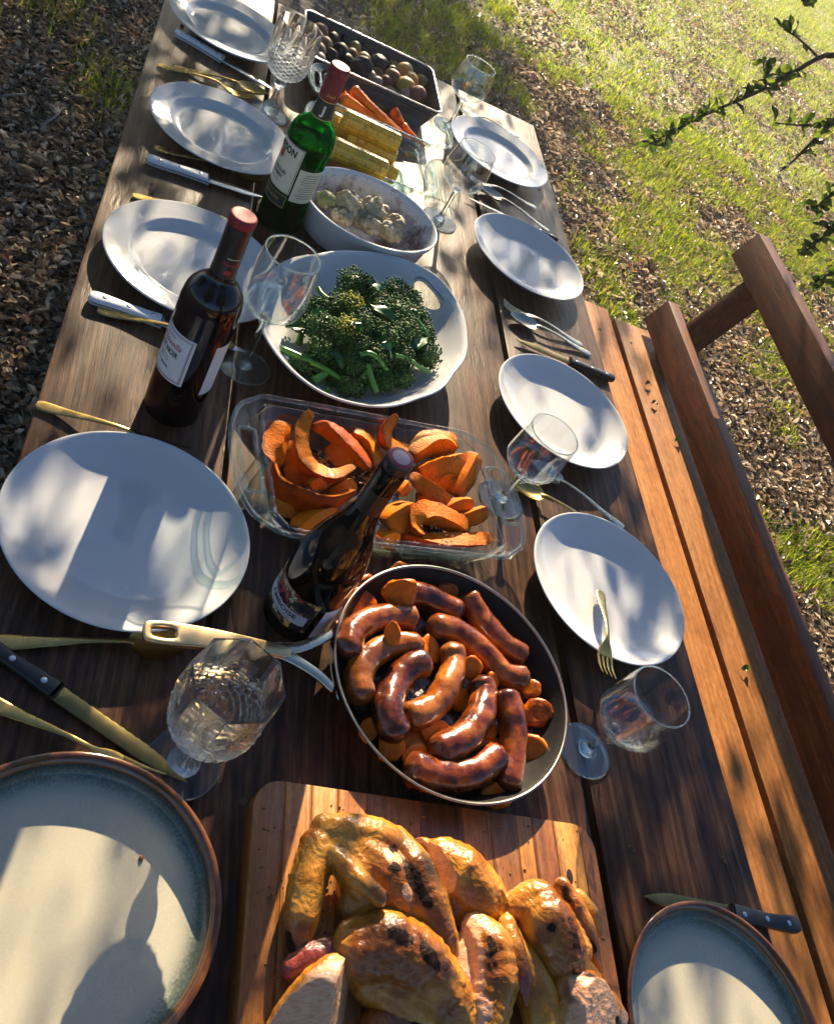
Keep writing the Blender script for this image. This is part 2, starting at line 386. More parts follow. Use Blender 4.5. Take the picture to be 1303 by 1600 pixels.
# ------------------------------------------------------------------ bench with a railed back
BY0, BY1, BZ = -.35, 2.07, TZ - .283
ben = thing('wooden_bench', 'orange brown wooden bench with railed back beside the table', 'bench', (1.3, .9, 0))
def bpart(name, VF, m): return part(name, move(VF, (-1.3, -.9, 0)), m, ben)
bpart('seat_plank', box(1.095, 1.337, BY0, BY1 + .01, BZ - .038, BZ, .004), MT['bench'])
bpart('seat_plank', box(1.355, 1.520, BY0, BY1 - .02, BZ - .038, BZ, .004), MT['bench'])
def rail(x, z, hgt_, th, tilt, y1):
    V, F = box(0, th, BY0, y1, 0, hgt_, .003); V[:, 0] += V[:, 2] * tilt
    return V + np.array([x, 0, TZ + z]), F
bpart('back_rail', rail(1.452, -.262, .085, .040, .30, BY1), MT['rail'])
bpart('back_rail', rail(1.540, .022, .088, .040, .26, BY1), MT['rail'])
for y in (1.955, .1):
    V, F = box(0, .088, y - .019, y + .019, -.42, .085, .003); V[:, 0] += V[:, 2] * .27
    bpart('back_post', (V + np.array([1.560, 0, TZ]), F), MT['rail'])
    V, F = box(1.42, 1.50, y - .06, y - .022, 0, BZ - .039, .003); bpart('leg', (V, F), MT['rail'])
    V, F = box(1.12, 1.20, y - .06, y - .022, 0, BZ - .039, .003); bpart('leg', (V, F), MT['rail'])
    bpart('seat_bearer', box(1.10, 1.50, y - .019, y + .019, BZ - .13, BZ - .039, .003), MT['rail'])

SCR = mk('screw', lathe([(0, .0012), (.0014, .0013), (.0016, .0005), (.0040, .0009), (.0046, .0002), (.0046, -.001)], 16), plain('rusty screw head', (.10, .06, .04), .5, .7, var=.5))
for x, y in ((1.17, 1.95), (1.28, 1.957), (1.39, 1.95), (1.49, 1.956), (1.17, .10), (1.28, .104), (1.39, .10), (1.49, .097)):
    put('screw', SCR, ben, (x - 1.3, y - .9, BZ), (0, 0, x * 9))
for x in (.0, .15, .25, .40, .50, .64, .75, .90):
    for y in (2.0 + .01 * math.sin(x * 40), .35): put('screw', SCR, tab, (x, y, TZ), (0, 0, x * 9))

# ------------------------------------------------------------------ plates
COUPE = [(0, .003), (.06, .003), (.0625, .0003), (.069, .0003), (.072, .004), (.10, .0105), (.125, .0205), (.1355, .0280), (.1368, .0296), (.1355, .0306), (.132, .0292), (.122, .0225), (.105, .0140), (.090, .0088), (.076, .0068), (.04, .0062), (0, .006)]
RIMMED = [(0, .003), (.07, .003), (.0735, .0003), (.080, .0003), (.084, .004), (.097, .0115), (.120, .0165), (.1355, .0208), (.1368, .0222), (.1352, .0233), (.129, .0223), (.106, .0186), (.0985, .0172), (.0935, .0128), (.088, .0086), (.080, .0068), (.06, .0062), (0, .006)]
def pl(name, prof, R=.137): return mk(name, lathe([(r * R / .1368, z) for r, z in prof], 112, 4), MT['porcelain'], sharp=0)
ME_C, ME_R, ME_CB = pl('coupe_plate', COUPE), pl('rimmed_plate', RIMMED), pl('coupe_plate', COUPE, .141)
for x, y, me, lab, s in (
    (.791, .740, ME_C, 'white coupe plate with a gold fork lying across its near edge', 1),
    (.782, 1.122, ME_C, 'white coupe plate behind the short barrel wine glass, right side of the table', 1),
    (.787, 1.598, ME_C, 'white curved plate below the three silver cutlery pieces near the bench end', 1),
    (.779, 2.047, ME_R, 'white rimmed plate at the far right corner of the table', 1.01),
    (.087, .644, ME_CB, 'large white plate on the left crossed by the dark shadow of a bottle', 1),
    (.108, 1.188, ME_R, 'sunlit white rimmed plate behind the red wine bottle', 1.025),
    (.115, 1.613, ME_R, 'bluish white rimmed plate left of the green bottle', .99),
    (.0966, 2.055, ME_R, 'white rimmed plate at the far left end of the table, top of photo', .985)):
    o = put('dinner_plate', me, None, (x, y, TZ + .0006), (0, 0, random.uniform(0, 6))); o.scale = (s, s, 1)
    props(o, lab, 'plate', 'white dinner plates')
SW = [(0, .003), (.078, .003), (.081, .0003), (.088, .0003), (.092, .003), (.112, .0055), (.1265, .0135), (.1305, .022)]
SWR = [(.1300, .0200), (.1345, .0245), (.1372, .0285), (.1360, .0303), (.1325, .0302), (.1285, .0262), (.1275, .0215)]
SWI = [(.1292, .0262), (.1268, .0175), (.1225, .0105), (.115, .0075), (.10, .0065), (.05, .0062), (0, .006)]
for x, y, lab in ((.092, .230, 'beige stoneware plate with brown rim, bottom left corner beside the serrated knife'), (.809, .147, 'beige stoneware plate with brown rim, bottom right corner by the chicken board')):
    t = thing('stoneware_plate', lab, 'plate', (x, y, TZ + .0006), random.uniform(0, 6), 'stoneware plates')
    part('dish', joinm([lathe(SW, 112, 4), lathe(SWI, 112, 4)]), MT['glaze'], t, sharp=0)
    V, F = lathe(SWR + [SWR[0]], 112, 4); part('rim', (V, F), MT['rimglaze'], t, sharp=0)

# ------------------------------------------------------------------ stemmed glasses
def wineglass(name, label, x, y, h, zs, rb, rr, rf=.039, zb=.45, emblem=False, group=None):
    """zs: top of the stem, rb: widest radius, rr: rim radius, zb: where the bowl is widest (share of bowl)"""
    t = thing(name, label, 'wine glass', (x, y, TZ + .0005), random.uniform(0, 6), group)
    B = h - zs; w = .0011
    o = [(0, zs - .001), (.004, zs - .0005), (rb * .42, zs + B * .05), (rb * .80, zs + B * .17), (rb * .96, zs + B * .30), (rb, zs + B * zb), (rb * .97, zs + B * .66), ((rb + rr * 1.5) / 2.5, zs + B * .85), (rr, zs + B)]
    oc = crom(o, 5); ic = oc[::-1].copy(); ic[:, 0] = np.maximum(ic[:, 0] - w, 0); ic[-1] = (0, zs + .0035); ic[:, 1] = np.maximum(ic[:, 1], zs + .0035)
    part('bowl', lathe(np.vstack([oc, [[rr - w * .5, h + .0006]], ic]), 72), MT['thin'], t, sharp=0)
    th = np.arange(73) * 2 * PI / 72
    V, F = lathe([(rr + .0004, h - .0010), (rr + .0006, h + .0003), (rr - w * .5, h + .0015), (rr - w - .0006, h + .0003), (rr - w - .0004, h - .0010), (rr + .0004, h - .0010)], 72, 0)
    part('rim', (V, F), MT['glassedge'], t, sharp=0)
    part('stem', lathe([(0, .0035), (.012, .004), (.006, .012), (.0048, .022), (.0044, zs * .6), (.0050, zs - .006), (.0085, zs + .0012), (.003, zs + .003), (0, zs + .0032)], 28, 4), MT['stemglass'], t, sharp=0)
    part('foot', lathe([(0, .0), (rf * .9, .0), (rf, .0012), (rf * .985, .0024), (rf * .5, .0034), (.012, .005), (.0, .006)], 72, 4), MT['glassedge'], t, sharp=0)
    part('foot_rim', lathe([(rf - .0012, .0002), (rf + .0002, .0008), (rf + .0003, .0018), (rf - .0010, .0027), (rf - .0012, .0002)], 72), MT['glassedge'], t, sharp=0)
    if emblem:
        d = [(0, 0), (.006, .0), (.012, 0), (.003, -.0052), (.009, -.0052), (.006, -.0104)]
        L = [blob((a - .006, b2, 0), (.0029, .0029, .0012), 2) for a, b2 in d] + [blob((-.004, .0075, 0), (.0055, .0032, .001), 2), blob((.005, .008, 0), (.005, .003, .001), 2)]
        V, F = joinm(L); az = math.atan2(-y, -x) - t.rotation_euler.z + .2; zz = zs + B * .24
        a = az + V[:, 0] / rb; R = rb * .91 + V[:, 2] + V[:, 1] * .25
        part('grape_emblem', (np.c_[R * np.cos(a), R * np.sin(a), zz + V[:, 1]], F), MT['glassedge'], t, sharp=0)
    return t
G = 'clear stemmed wine glasses'
wineglass('wine_glass', 'tall clear wine glass between the red wine bottle and the greens platter', .205, 1.003, .212, .098, .0455, .0385, group=G)
wineglass('wine_glass', 'barrel wine glass with grape emblem at right of the frying pan', .704, .472, .162, .068, .0445, .0405, .0385, .35, True, G)
wineglass('wine_glass', 'barrel wine glass with grape emblem beside the squash dish, over a gold spoon', .632, .884, .158, .066, .0440, .0395, .0385, .35, True, G)
wineglass('wine_glass', 'round clear wine glass right of the oval cauliflower dish', .586, 1.645, .170, .078, .0465, .0385, group=G)
wineglass('wine_glass', 'farthest round wine glass, by the roasting tin at the table end', .650, 2.10, .165, .076, .0465, .0385, group=G)

def crystal(label, x, y, rz):
    t = thing('crystal_goblet', label, 'goblet', (x, y, TZ + .0005), rz, 'cut crystal goblets')
    h, zs, n = .188, .078, 96
    def outer(s):                                    # s: 0 bottom of bowl .. 1 rim
        return np.interp(s, [0, .05, .13, .25, .42, .70, 1.0], [.006, .022, .0345, .0410, .0438, .0432, .0425])
    V, F = [], []
    S = np.r_[np.linspace(0, .5, 41), np.linspace(.52, 1, 17)]
    th = np.arange(n) * 2 * PI / n
    rings = []
    for s in S:
        r = outer(s); z = zs + s * (h - zs)
        oct_ = np.cos(PI / 8) / np.cos(((th + PI / 8) % (PI / 4)) - PI / 8)
        wgt = np.clip((s - .38) / .25, 0, 1)
        a = th * 16 / (2 * PI); q = s * 13
        dia = np.abs(((a + q) % 1) - .5) + np.abs(((a - q) % 1) - .5)       # diamond facets
        rr_ = r * ((1 - wgt) * (1 + .14 * (dia - .5)) + wgt * (.0 + 1.0 * oct_ / oct_.mean()) * (1 - .035 * np.cos(8 * th) * np.clip((1.05 - s) / .3, 0, 1)))
        rings.append(np.c_[rr_ * np.cos(th), rr_ * np.sin(th), np.full(n, z)])
    for s in np.linspace(1, .10, 26):
        r = max(outer(s) - .0042 + .0018 * s, .002); z = zs + .004 + s * (h - zs - .004) + (.0006 if s == 1 else 0)
        oct_ = np.cos(PI / 8) / np.cos(((th + PI / 8) % (PI / 4)) - PI / 8); wgt = np.clip((s - .38) / .25, 0, 1)
        rr_ = r * ((1 - wgt) + wgt * (.35 + .65 * oct_ / oct_.mean()))
        rings.append(np.c_[rr_ * np.cos(th), rr_ * np.sin(th), np.full(n, z)])
    part('bowl', loft(rings), MT['crystal'], t, sharp=9)
    lobe = lambda tt, z, r: 1 + (.10 * abs(math.cos(4 * tt)) if r < .016 and z > .01 else 0)
    part('stem', lathe([(0, .004), (.016, .005), (.0155, .012), (.0125, .022), (.0075, .030), (.0052, .042), (.0055, .056), (.0105, .064), (.0115, .070), (.008, .076), (.0075, .0795), (0, .080)], 48, 4, lobe), MT['crystal'], t, sharp=25)
    part('foot', lathe([(0, 0), (.036, 0), (.0385, .0012), (.0385, .003), (.034, .0042), (.016, .0058), (0, .0062)], 64, 3), MT['glassedge'], t, sharp=30)
    part('foot_rim', lathe([(.0372, .0002), (.0387, .0010), (.0388, .0030), (.0374, .0038), (.0372, .0002)], 64), MT['glassedge'], t, sharp=0)
crystal('cut crystal goblet in front of the frying pan handle', .184, .381, .2)
crystal('cut crystal goblet at the far left, beside the green bottle', .203, 1.785, .5)

# ------------------------------------------------------------------ bottles
def m_wine(name, col, red, w=.06):
    k = Mat(name); c = k.pr(col, .03, spec=.5)
    t = k.n('BsdfRefraction', {'Color': red, 'IOR': 1.3, 'Roughness': .15})
    return k.done(k.mixs(w, c, t.outputs[0]))
MT['wine'] = m_wine('red wine in dark glass', (.006, .003, .005), (.5, .02, .03))
MT['wine2'] = m_wine('dark olive wine glass', (.004, .003, .0025), (.35, .08, .02), .025)
MT['green'] = solidglass('green bottle glass', (.05, .62, .16), .12, 1.45, 0.0, (.10, .55, .20))
def m_liquid():
    k = Mat('whiskey seen through green glass'); return k.done(k.mixs(.30, k.pr((.006, .020, .006), .03, coat=.5), k.n('BsdfRefraction', {'Color': (.45, .5, .08), 'IOR': 1.2}).outputs[0]))
MT['liquid'] = m_liquid()
def capsule(name, col, col2, z0, z1, rough=.35, bump=0):
    k = Mat(name); z = k.n('SeparateXYZ', {0: k.coord().outputs[0]}).outputs[2]
    f = k.ramp(k.math('DIVIDE', k.math('SUBTRACT', z, z0), z1 - z0), [(.0, 0), (.02, 1)])
    w = k.n('TexWave', {'Vector': k.coord(), 'Scale': 160.0, 'Distortion': 0.0}, bands_direction='Z').outputs['Fac']
    return k.done(k.pr(k.mix(f, col, col2), rough, bump=k.bump(k.math('MULTIPLY', w, bump), .4, .0008) if bump else None, coat=.25))
MT['paper'] = plain('label paper', (.72, .70, .69), .6, var=.03)
MT['cream'] = plain('cream label paper', (.74, .70, .52), .55, var=.04)
MT['ink'] = plain('black ink', (.012, .012, .014), .5)
MT['redink'] = plain('red ink', (.45, .03, .03), .5)
MT['goldink'] = plain('gold ink', (.75, .5, .15), .4, .3)
MT['whiteink'] = plain('pale ink', (.75, .73, .66), .5)
MT['darkpaper'] = plain('dark green label', (.006, .022, .014), .5)
MT['banner'] = plain('lilac white banner paper', (.66, .66, .76), .55, var=.03)
def frame_(w, h, t):
    L = [move(patch(w, t, 24, 1), (0, s * (h / 2 - t / 2), 0)) for s in (-1, 1)] + [move(patch(t, h, 2, 4), (s * (w / 2 - t / 2), 0, 0)) for s in (-1, 1)]
    return joinm(L)
def label_(par, w, h, r, az, z, mat, name='label'): return part(name, wrap(patch(w, h, 28, 2), r + .0004, az, z), mat, par, sharp=0)
def ink(par, body, size, x, y, r, az, z, mat, name='lettering', shear=0.0, bold=0.0, align='CENTER', sx=1.0):
    V, F = textmesh(body, size, align, shear, bold); V[:, 0] = V[:, 0] * sx + x; V[:, 1] += y
    return part(name, wrap((V, F), r + .0009, az, z), mat, par, smooth=False)
def bars(par, rows, r, az, z, mat):
    L = []
    for x, y, w in rows:                       # print too small to read: a broken line of marks
        q = -w / 2
        while q < w / 2:
            d = random.uniform(.0014, .0035); L.append(move(patch(d, .0011, 2, 1), (x + q + d / 2, y, 0))); q += d + .0007
    return part('small_print', wrap(joinm(L), r + .0009, az, z), mat, par, smooth=False)
def bottle(name, label, x, y): return thing(name, label, 'bottle', (x, y, TZ + .0005), 0, 'bottles on the table')
# red wine with a white label
bx, by = .113, .880; R = .0378; vw = math.atan2(-by, -bx)
t = bottle('wine_bottle', 'dark red wine bottle with white label and red topped black capsule', bx, by)
part('glass', lathe([(0, .006), (.02, .003), (.034, .0002), (R - .001, .002), (R, .006), (R, .10), (R, .178), (R * .985, .192), (R * .90, .207), (R * .68, .219), (.0185, .227), (.0152, .236), (.0145, .25), (.0142, .30), (.0142, .304), (0, .304)], 72, 3), MT['wine'], t, sharp=50)
part('capsule', lathe([(.0158, .237), (.0153, .25), (.0150, .300), (.0152, .3055)], 64, 3), capsule('black capsule', (.012, .010, .012), (.012, .010, .012), .23, .31, .3, .6), t, sharp=0)
part('cap_top', lathe([(.0152, .3055), (.0158, .3062), (.0160, .313), (.0148, .3165), (.010, .3172), (0, .3170)], 48, 3), plain('metallic red cap', (.30, .018, .022), .6, .1), t, sharp=0)
az = vw - 1.0
lb = label_(t, .080, .077, R, az, .112, MT['paper'])
part('border', wrap(frame_(.074, .071, .0006), R + .0009, az, .112), MT['redink'], lb, smooth=False)
part('border', wrap(frame_(.0715, .0685, .0004), R + .0009, az, .112), MT['ink'], lb, smooth=False)
ink(lb, 'PINOT NOIR', .0115, .000, .004, R, az, .112, MT['ink'], bold=.0002, sx=.72)
ink(lb, 'Novella', .0125, .006, .017, R, az, .112, MT['redink'], shear=.35)
bars(lb, [(0, .027, .026)], R, az, .112, MT['ink'])
bars(lb, [(0, -.006, .022), (.002, -.011, .016)], R, az, .112, MT['ink'])
bars(lb, [(.002, -.019, .026), (.006, -.021, .012)], R, az, .112, MT['ink'])
label_(t, .062, .085, R, az + 2.55, .105, MT['paper'], 'back_label')
ink(t, 'Novella', .008, .002, 0, .0153, vw + .35, .258, MT['redink'], shear=.3)
bars(t, [(.002, 0, .016)], .0153, vw + .35, .266, MT['whiteink'])
V, F = blob((0, 0, 0), (.0045, .0035, .0001), 2); part('emblem', wrap((V, F), .0158, vw + .35, .246), MT['redink'], t)
# green whiskey bottle
bx, by = .238, 1.412; R = .0390; vw = math.atan2(-by, -bx)
t = bottle('whiskey_bottle', 'green glass whiskey bottle with cream label and red cap', bx, by)
oc = crom([(0, .004), (.02, .002), (.034, .0002), (R - .001, .002), (R, .007), (R, .10), (R, .170), (R * .97, .182), (R * .86, .193), (R * .62, .2015), (.0170, .209), (.0155, .218), (.0148, .235), (.0145, .268)], 3)
ic = oc[::-1].copy(); ic[:, 0] = np.maximum(ic[:, 0] - .0024, 0); ic[:, 1] = np.where(ic[:, 0] < R * .93, np.maximum(ic[:, 1], .007), ic[:, 1]); ic[:, 1] = np.maximum(ic[:, 1], .007)
part('glass', lathe(np.vstack([oc, ic]), 72), MT['green'], t, sharp=60)
part('whiskey', lathe([(0, .0085), (.034, .0085), (R - .0032, .013), (R - .0030, .10), (R - .0030, .163), (R - .0036, .1655), (0, .1655)], 64, 2), MT['liquid'], t, sharp=50)
part('neck_wrap', lathe([(.0164, .2125), (.0160, .22), (.0156, .244)], 48, 2), MT['darkpaper'], t, sharp=0)
for z in (.2128, .2435): part('gold_band', lathe([(.0167 if z < .22 else .0159, z - .0007), (.0167 if z < .22 else .0159, z + .0007)], 48), MT['goldink'], t)
part('cap', lathe([(.0155, .2455), (.0160, .2462), (.0160, .262), (.0158, .283), (.0161, .285), (.0161, .2955), (.0150, .2985), (.0125, .2990), (0, .2987)], 56, 3), plain('metallic crimson cap', (.22, .012, .022), .55, .1, bs=.1), t, sharp=0)
part('cap_disc', lathe([(.0118, .2990), (.0116, .2994), (0, .2994)], 40), plain('pale cap disc', (.45, .26, .26), .6, .1), t)
az = vw - 1.10
lb = label_(t, .088, .085, R, az, .120, MT['cream'])
part('border', wrap(frame_(.086, .083, .0007), R + .0009, az, .120), MT['ink'], lb, smooth=False)
ink(lb, 'JAMESON', .0165, .003, .029, R, az, .120, MT['ink'], bold=.0006, sx=.86)
ink(lb, 'IRISH', .0045, .0, .0065, R, az, .120, MT['ink'])
ink(lb, 'TRIPLE DISTILLED', .0080, .0, -.010, R, az, .120, MT['ink'], bold=.0002, sx=.86)
ink(lb, 'IRISH WHISKEY', .0075, .0, -.019, R, az, .120, MT['ink'], bold=.0002, sx=.9)
ink(lb, 'ESTABLISHED SINCE 1780', .0032, .0, -.029, R, az, .120, MT['ink'])
part('crest', wrap(move(patch(.012, .013, 6, 2), (.002, .016, 0)), R + .0009, az, .120), MT['redink'], lb, smooth=False)
l2 = label_(t, .088, .026, R, az, .062, MT['darkpaper'], 'lower_label')
ink(l2, 'John Jameson & Son', .0075, .0, .001, R, az, .062, MT['goldink'], shear=.3)
part('border', wrap(frame_(.086, .022, .0006), R + .0009, az, .062), MT['goldink'], l2, smooth=False)
l3 = label_(t, .060, .062, R, az + 1.95, .100, MT['cream'], 'back_label')
bars(l3, [(random.uniform(-.004, .004), .024 - i * .0045, random.uniform(.03, .045)) for i in range(11)], R, az + 1.95, .100, MT['ink'])
ink(t, 'J', .020, 0, 0, .0164, vw + .10, .228, MT['whiteink'], bold=.0008)
ink(t, 'Irish', .0085, .001, 0, .0163, vw + .15, .254, MT['goldink'], shear=.3)
# burgundy shaped bottle with a flowered label
bx, by = .299, .592; R = .0410; vw = math.atan2(-by, -bx)
t = bottle('flowered_wine_bottle', 'black sloping shouldered wine bottle with flowered label behind the frying pan handle', bx, by)
part('glass', lathe([(0, .006), (.02, .003), (.036, .0002), (R - .001, .002), (R, .007), (R, .07), (R, .108), (R * .97, .128), (R * .86, .150), (R * .68, .174), (R * .50, .196), (.0165, .216), (.0148, .235), (.0145, .294), (0, .295)], 72, 4), MT['wine2'], t, sharp=50)
part('capsule', lathe([(.0156, .222), (.0153, .24), (.0149, .285), (.0151, .2885), (.0153, .290), (.0153, .2985), (.0143, .3012)], 64, 3), capsule('matt black capsule', (.010, .010, .012), (.010, .010, .012), .2, .3, .38), t, sharp=0)
part('cap_ring', lathe([(.0143, .3012), (.0130, .3018), (.0096, .3018)], 48), plain('wine red cap ring', (.26, .015, .025), .45, .1), t)
part('cap_disc', lathe([(.0096, .3019), (.0090, .3022), (0, .3022)], 40), plain('silvered cap disc', (.46, .34, .36), .5, .3, bs=.6, ns=700), t)
def m_floral():
    k = Mat('flowered label print'); c = k.n('Mapping', {'Vector': k.coord().outputs[0], 'Scale': (1, 1, 1)}); c = k.n('VectorMath', {0: c.outputs[0], 1: k.n('TexNoise', {'Vector': c, 'Scale': 90.0, 'Detail': 3.0}).outputs['Color'], 2: (.006, .006, .006)}, operation='MULTIPLY_ADD')
    v = k.n('TexVoronoi', {'Vector': c, 'Scale': 120.0}); h = k.n('SeparateColor', {0: v.outputs['Color']})
    col = k.ramp(h.outputs[0], [(0, (.02, .02, .025)), (.2, (.05, .09, .05)), (.3, (.75, .66, .42)), (.5, (.55, .06, .07)), (.62, (.78, .55, .18)), (.75, (.72, .40, .38)), (.88, (.80, .74, .55)), (.95, (.15, .06, .04))], 'CONSTANT')
    pet = k.ramp(v.outputs['Distance'], [(.25, 1), (.6, .45)])
    ln = k.n('TexVoronoi', {'Vector': c, 'Scale': 120.0}, feature='DISTANCE_TO_EDGE').outputs['Distance']
    col = k.mix(1.0, col, pet, 'MULTIPLY'); col = k.mix(k.ramp(ln, [(.03, 1), (.07, 0)]), col, (.03, .02, .02))
    return k.done(k.pr(col, .5))
az = vw - .62
lb = label_(t, .098, .060, R, az, .052, m_floral(), 'label')
b2 = part('banner', wrap(move(patch(.090, .018, 28, 2), (-.002, -.008, 0)), R + .0009, az, .052), MT['banner'], t, sharp=0)
V, F = textmesh('AMBOISE', .0105, 'CENTER', 0, .0002); part('lettering', wrap((V * [1.15, 1, 1] + [.006, -.0055, 0], F), R + .0013, az, .052), MT['ink'], b2, smooth=False)
bars(b2, [(.006, -.0135, .034)], R + .0004, az, .052, MT['ink'])
label_(t, .045, .060, R, az + 1.95, .040, MT['banner'], 'back_label')

# ------------------------------------------------------------------ serving dishes
def outline(L, W, ex, rc, n=160):
    """rounded rectangle L x W whose short ends swell out by ex in the middle (loop handles)"""
    P = crom(rrect(L, W, rc, 6), 4, True)
    seg = np.r_[0, np.cumsum(np.linalg.norm(np.roll(P, -1, 0) - P, axis=1))]
    u = np.linspace(0, seg[-1], n, endpoint=False); Q = np.c_[np.interp(u, seg, np.r_[P[:, 0], P[0, 0]]), np.interp(u, seg, np.r_[P[:, 1], P[0, 1]])]
    w = np.clip(1 - (np.abs(Q[:, 1]) / (W / 2)) ** 2.6, 0, 1) * (np.abs(Q[:, 0]) > L / 2 - rc * 1.2)
    Q[:, 0] += np.sign(Q[:, 0]) * ex * w
    return Q
def angled(Q, n=160):
    a = np.arctan2(Q[:, 1] / np.abs(Q[:, 1]).max(), Q[:, 0] / np.abs(Q[:, 0]).max()); i = np.argsort(a); a = a[i]; Q = Q[i]
    t = np.linspace(-PI, PI, n, endpoint=False)
    return np.c_[np.interp(t, a, Q[:, 0], period=2 * PI), np.interp(t, a, Q[:, 1], period=2 * PI)]
def ovendish(label, x, y, rz, L, W, H, ex, rc=.035):
    t = thing('glass_baking_dish', label, 'baking dish', (x, y, TZ + .0005), rz, 'clear glass baking dishes')
    n = 160
    rim_o = angled(outline(L, W, ex, rc), n); rim_i = angled(outline(L - .012, W - .014, 0, rc), n)
    mid = angled(outline(L - .030, W - .030, 0, rc), n); low = angled(outline(L - .050, W - .048, 0, rc), n); bas = angled(outline(L - .066, W - .064, 0, rc), n)
    lev = [(bas, 0.0), (low, .004), (mid, H * .45), (rim_i, H - .004)]
    R = [np.c_[q, np.full(n, z)] for q, z in lev]
    inn = [np.c_[q * (1 - .010 / np.abs(q).max()), np.full(n, z)] for q, z in ((rim_i, H - .001), (mid, H * .45 + .002), (low, .009), (bas, .0055))]
    part('body', loft(R + inn), MT['pyrex'], t, sharp=0)
    rings = [rim_i * (1 - k) + rim_o * k for k in (0, .16, .42, .70, 1.0)]
    V = np.vstack([np.c_[q, np.full(n, H - .002 + .0012 * i)] for i, q in enumerate(rings)]); F = []
    hole = (np.abs(rim_o[:, 0]) > L / 2 - .004) & (np.abs(rim_o[:, 1]) < W * .23)
    for i in range(4):
        for j in range(n):
            k = (j + 1) % n
            if i in (1, 2) and hole[j] and hole[k]: continue
            F.append([i * n + j, i * n + k, (i + 1) * n + k, (i + 1) * n + j])
    part('flange', (V, F), MT['pyrex'], t, sharp=0)
    E_ = np.c_[rim_o, np.full(n, H + .0022)]
    def loop(P, r): P = np.vstack([P, P[:2]]); return sweep(P, r, 8, cap=False)
    part('rim', loop(E_, .0034), MT['pyrexedge'], t, sharp=0)
    part('base_edge', loop(np.c_[bas * .995, np.full(n, .0025)], .0024), MT['pyrexrim'], t, sharp=0)
    for s in (-1, 1):
        J = [j for j in range(n) if hole[j] and rim_o[j, 0] * s > 0]; J.sort(key=lambda j: rim_o[j, 1])
        a = [np.r_[rings[1][j], H] for j in J]; b_ = [np.r_[rings[3][j], H + .001] for j in J][::-1]
        P = crom(np.array(a[::3] + [a[-1]] + b_[::3] + [b_[-1]]), 2, True)
        part('handle_edge', loop(P, .0026), MT['pyrexedge'], t, sharp=0)
    return t
ovendish('large clear glass baking dish holding roasted squash', .402, .800, math.radians(9.5), .365, .232, .058, .036)
ovendish('clear glass baking dish of corn cobs behind the oval dish', .412, 1.722, math.radians(2.5), .250, .205, .048, .022, .03)
ovendish('far glass baking dish of carrots next to the roasting tin', .440, 1.918, math.radians(2.5), .295, .160, .052, .024, .03)

# dark roasting tin
t = thing('roasting_tin', 'dark metal roasting tin of potatoes at the far end', 'roasting tin', (.421, 2.115, TZ + .0005), math.radians(2.0))
def rr_ring(L, W, r, z): return np.c_[rrect(L, W, r, 6), np.full(28, z)]
L0, W0, H0 = .343, .240, .060
part('body', loft([rr_ring(L0 - .05, W0 - .05, .02, 0), rr_ring(L0 - .046, W0 - .046, .02, .003), rr_ring(L0 - .008, W0 - .008, .022, H0 - .002), rr_ring(L0 - .011, W0 - .011, .021, H0 - .002), rr_ring(L0 - .049, W0 - .049, .019, .0045)]), MT['tray'], t, sharp=30)
P = rr_ring(L0 - .006, W0 - .006, .022, H0); part('rim', sweep(np.vstack([P, P[:2]]), .0024, 8, cap=False), MT['trayrim'], t, sharp=0)

# oval casserole
t = thing('oval_casserole', 'white oval fluted casserole dish of cauliflower with baked on stains', 'casserole', (.396, 1.458, TZ + .0005), math.radians(9))
def m_cass():
    k = Mat('stained white casserole inside'); c = k.coord(); z = k.n('SeparateXYZ', {0: c.outputs[0]}).outputs[2]
    n1 = k.noise(26, c, 6, .75); n2 = k.noise(260, c, 3, .6)
    st = k.ramp(k.math('ADD', n1, k.math('MULTIPLY', k.math('SUBTRACT', .05, z), 3.5)), [(.50, 0), (.66, 1)])
    sp = k.math('MULTIPLY', k.ramp(n2, [(.60, 0), (.66, 1)]), k.ramp(n1, [(.35, 0), (.55, .8)]))
    f = k.math('MAXIMUM', k.math('MULTIPLY', st, .85), sp)
    return k.done(k.pr(k.mix(f, (.74, .74, .74), k.ramp(n1, [(.3, (.30, .13, .05)), (.6, (.16, .06, .025))])), .25, coat=.3))
def ov(a, b_, z, n=96, fl=0.0):
    th = np.arange(n) * 2 * PI / n; k = 1 + fl * np.abs(np.sin(th * n / 4))
    return np.c_[a * k * np.cos(th), b_ * k * np.sin(th), np.full(n, z)]
a0, b0, h0 = .137, .116, .068
part('outer_wall', loft([ov(a0 * .80, b0 * .78, 0), ov(a0 * .84, b0 * .82, .003), ov(a0 * .90, b0 * .88, .022, fl=.012), ov(a0 * .94, b0 * .93, .05, fl=.012), ov(a0 * .955, b0 * .95, .056), ov(a0 * .99, b0 * .985, .058), ov(a0, b0, h0 - .002), ov(a0 * .99, b0 * .988, h0)], True, False), MT['porcelain'], t, sharp=30)
part('inner_wall', loft([ov(a0 * .99, b0 * .988, h0), ov(a0 * .955, b0 * .945, h0 - .001), ov(a0 * .93, b0 * .92, h0 - .006), ov(a0 * .88, b0 * .86, .03), ov(a0 * .82, b0 * .79, .010), ov(a0 * .7, b0 * .68, .006)], False, True), m_cass(), t, sharp=0)

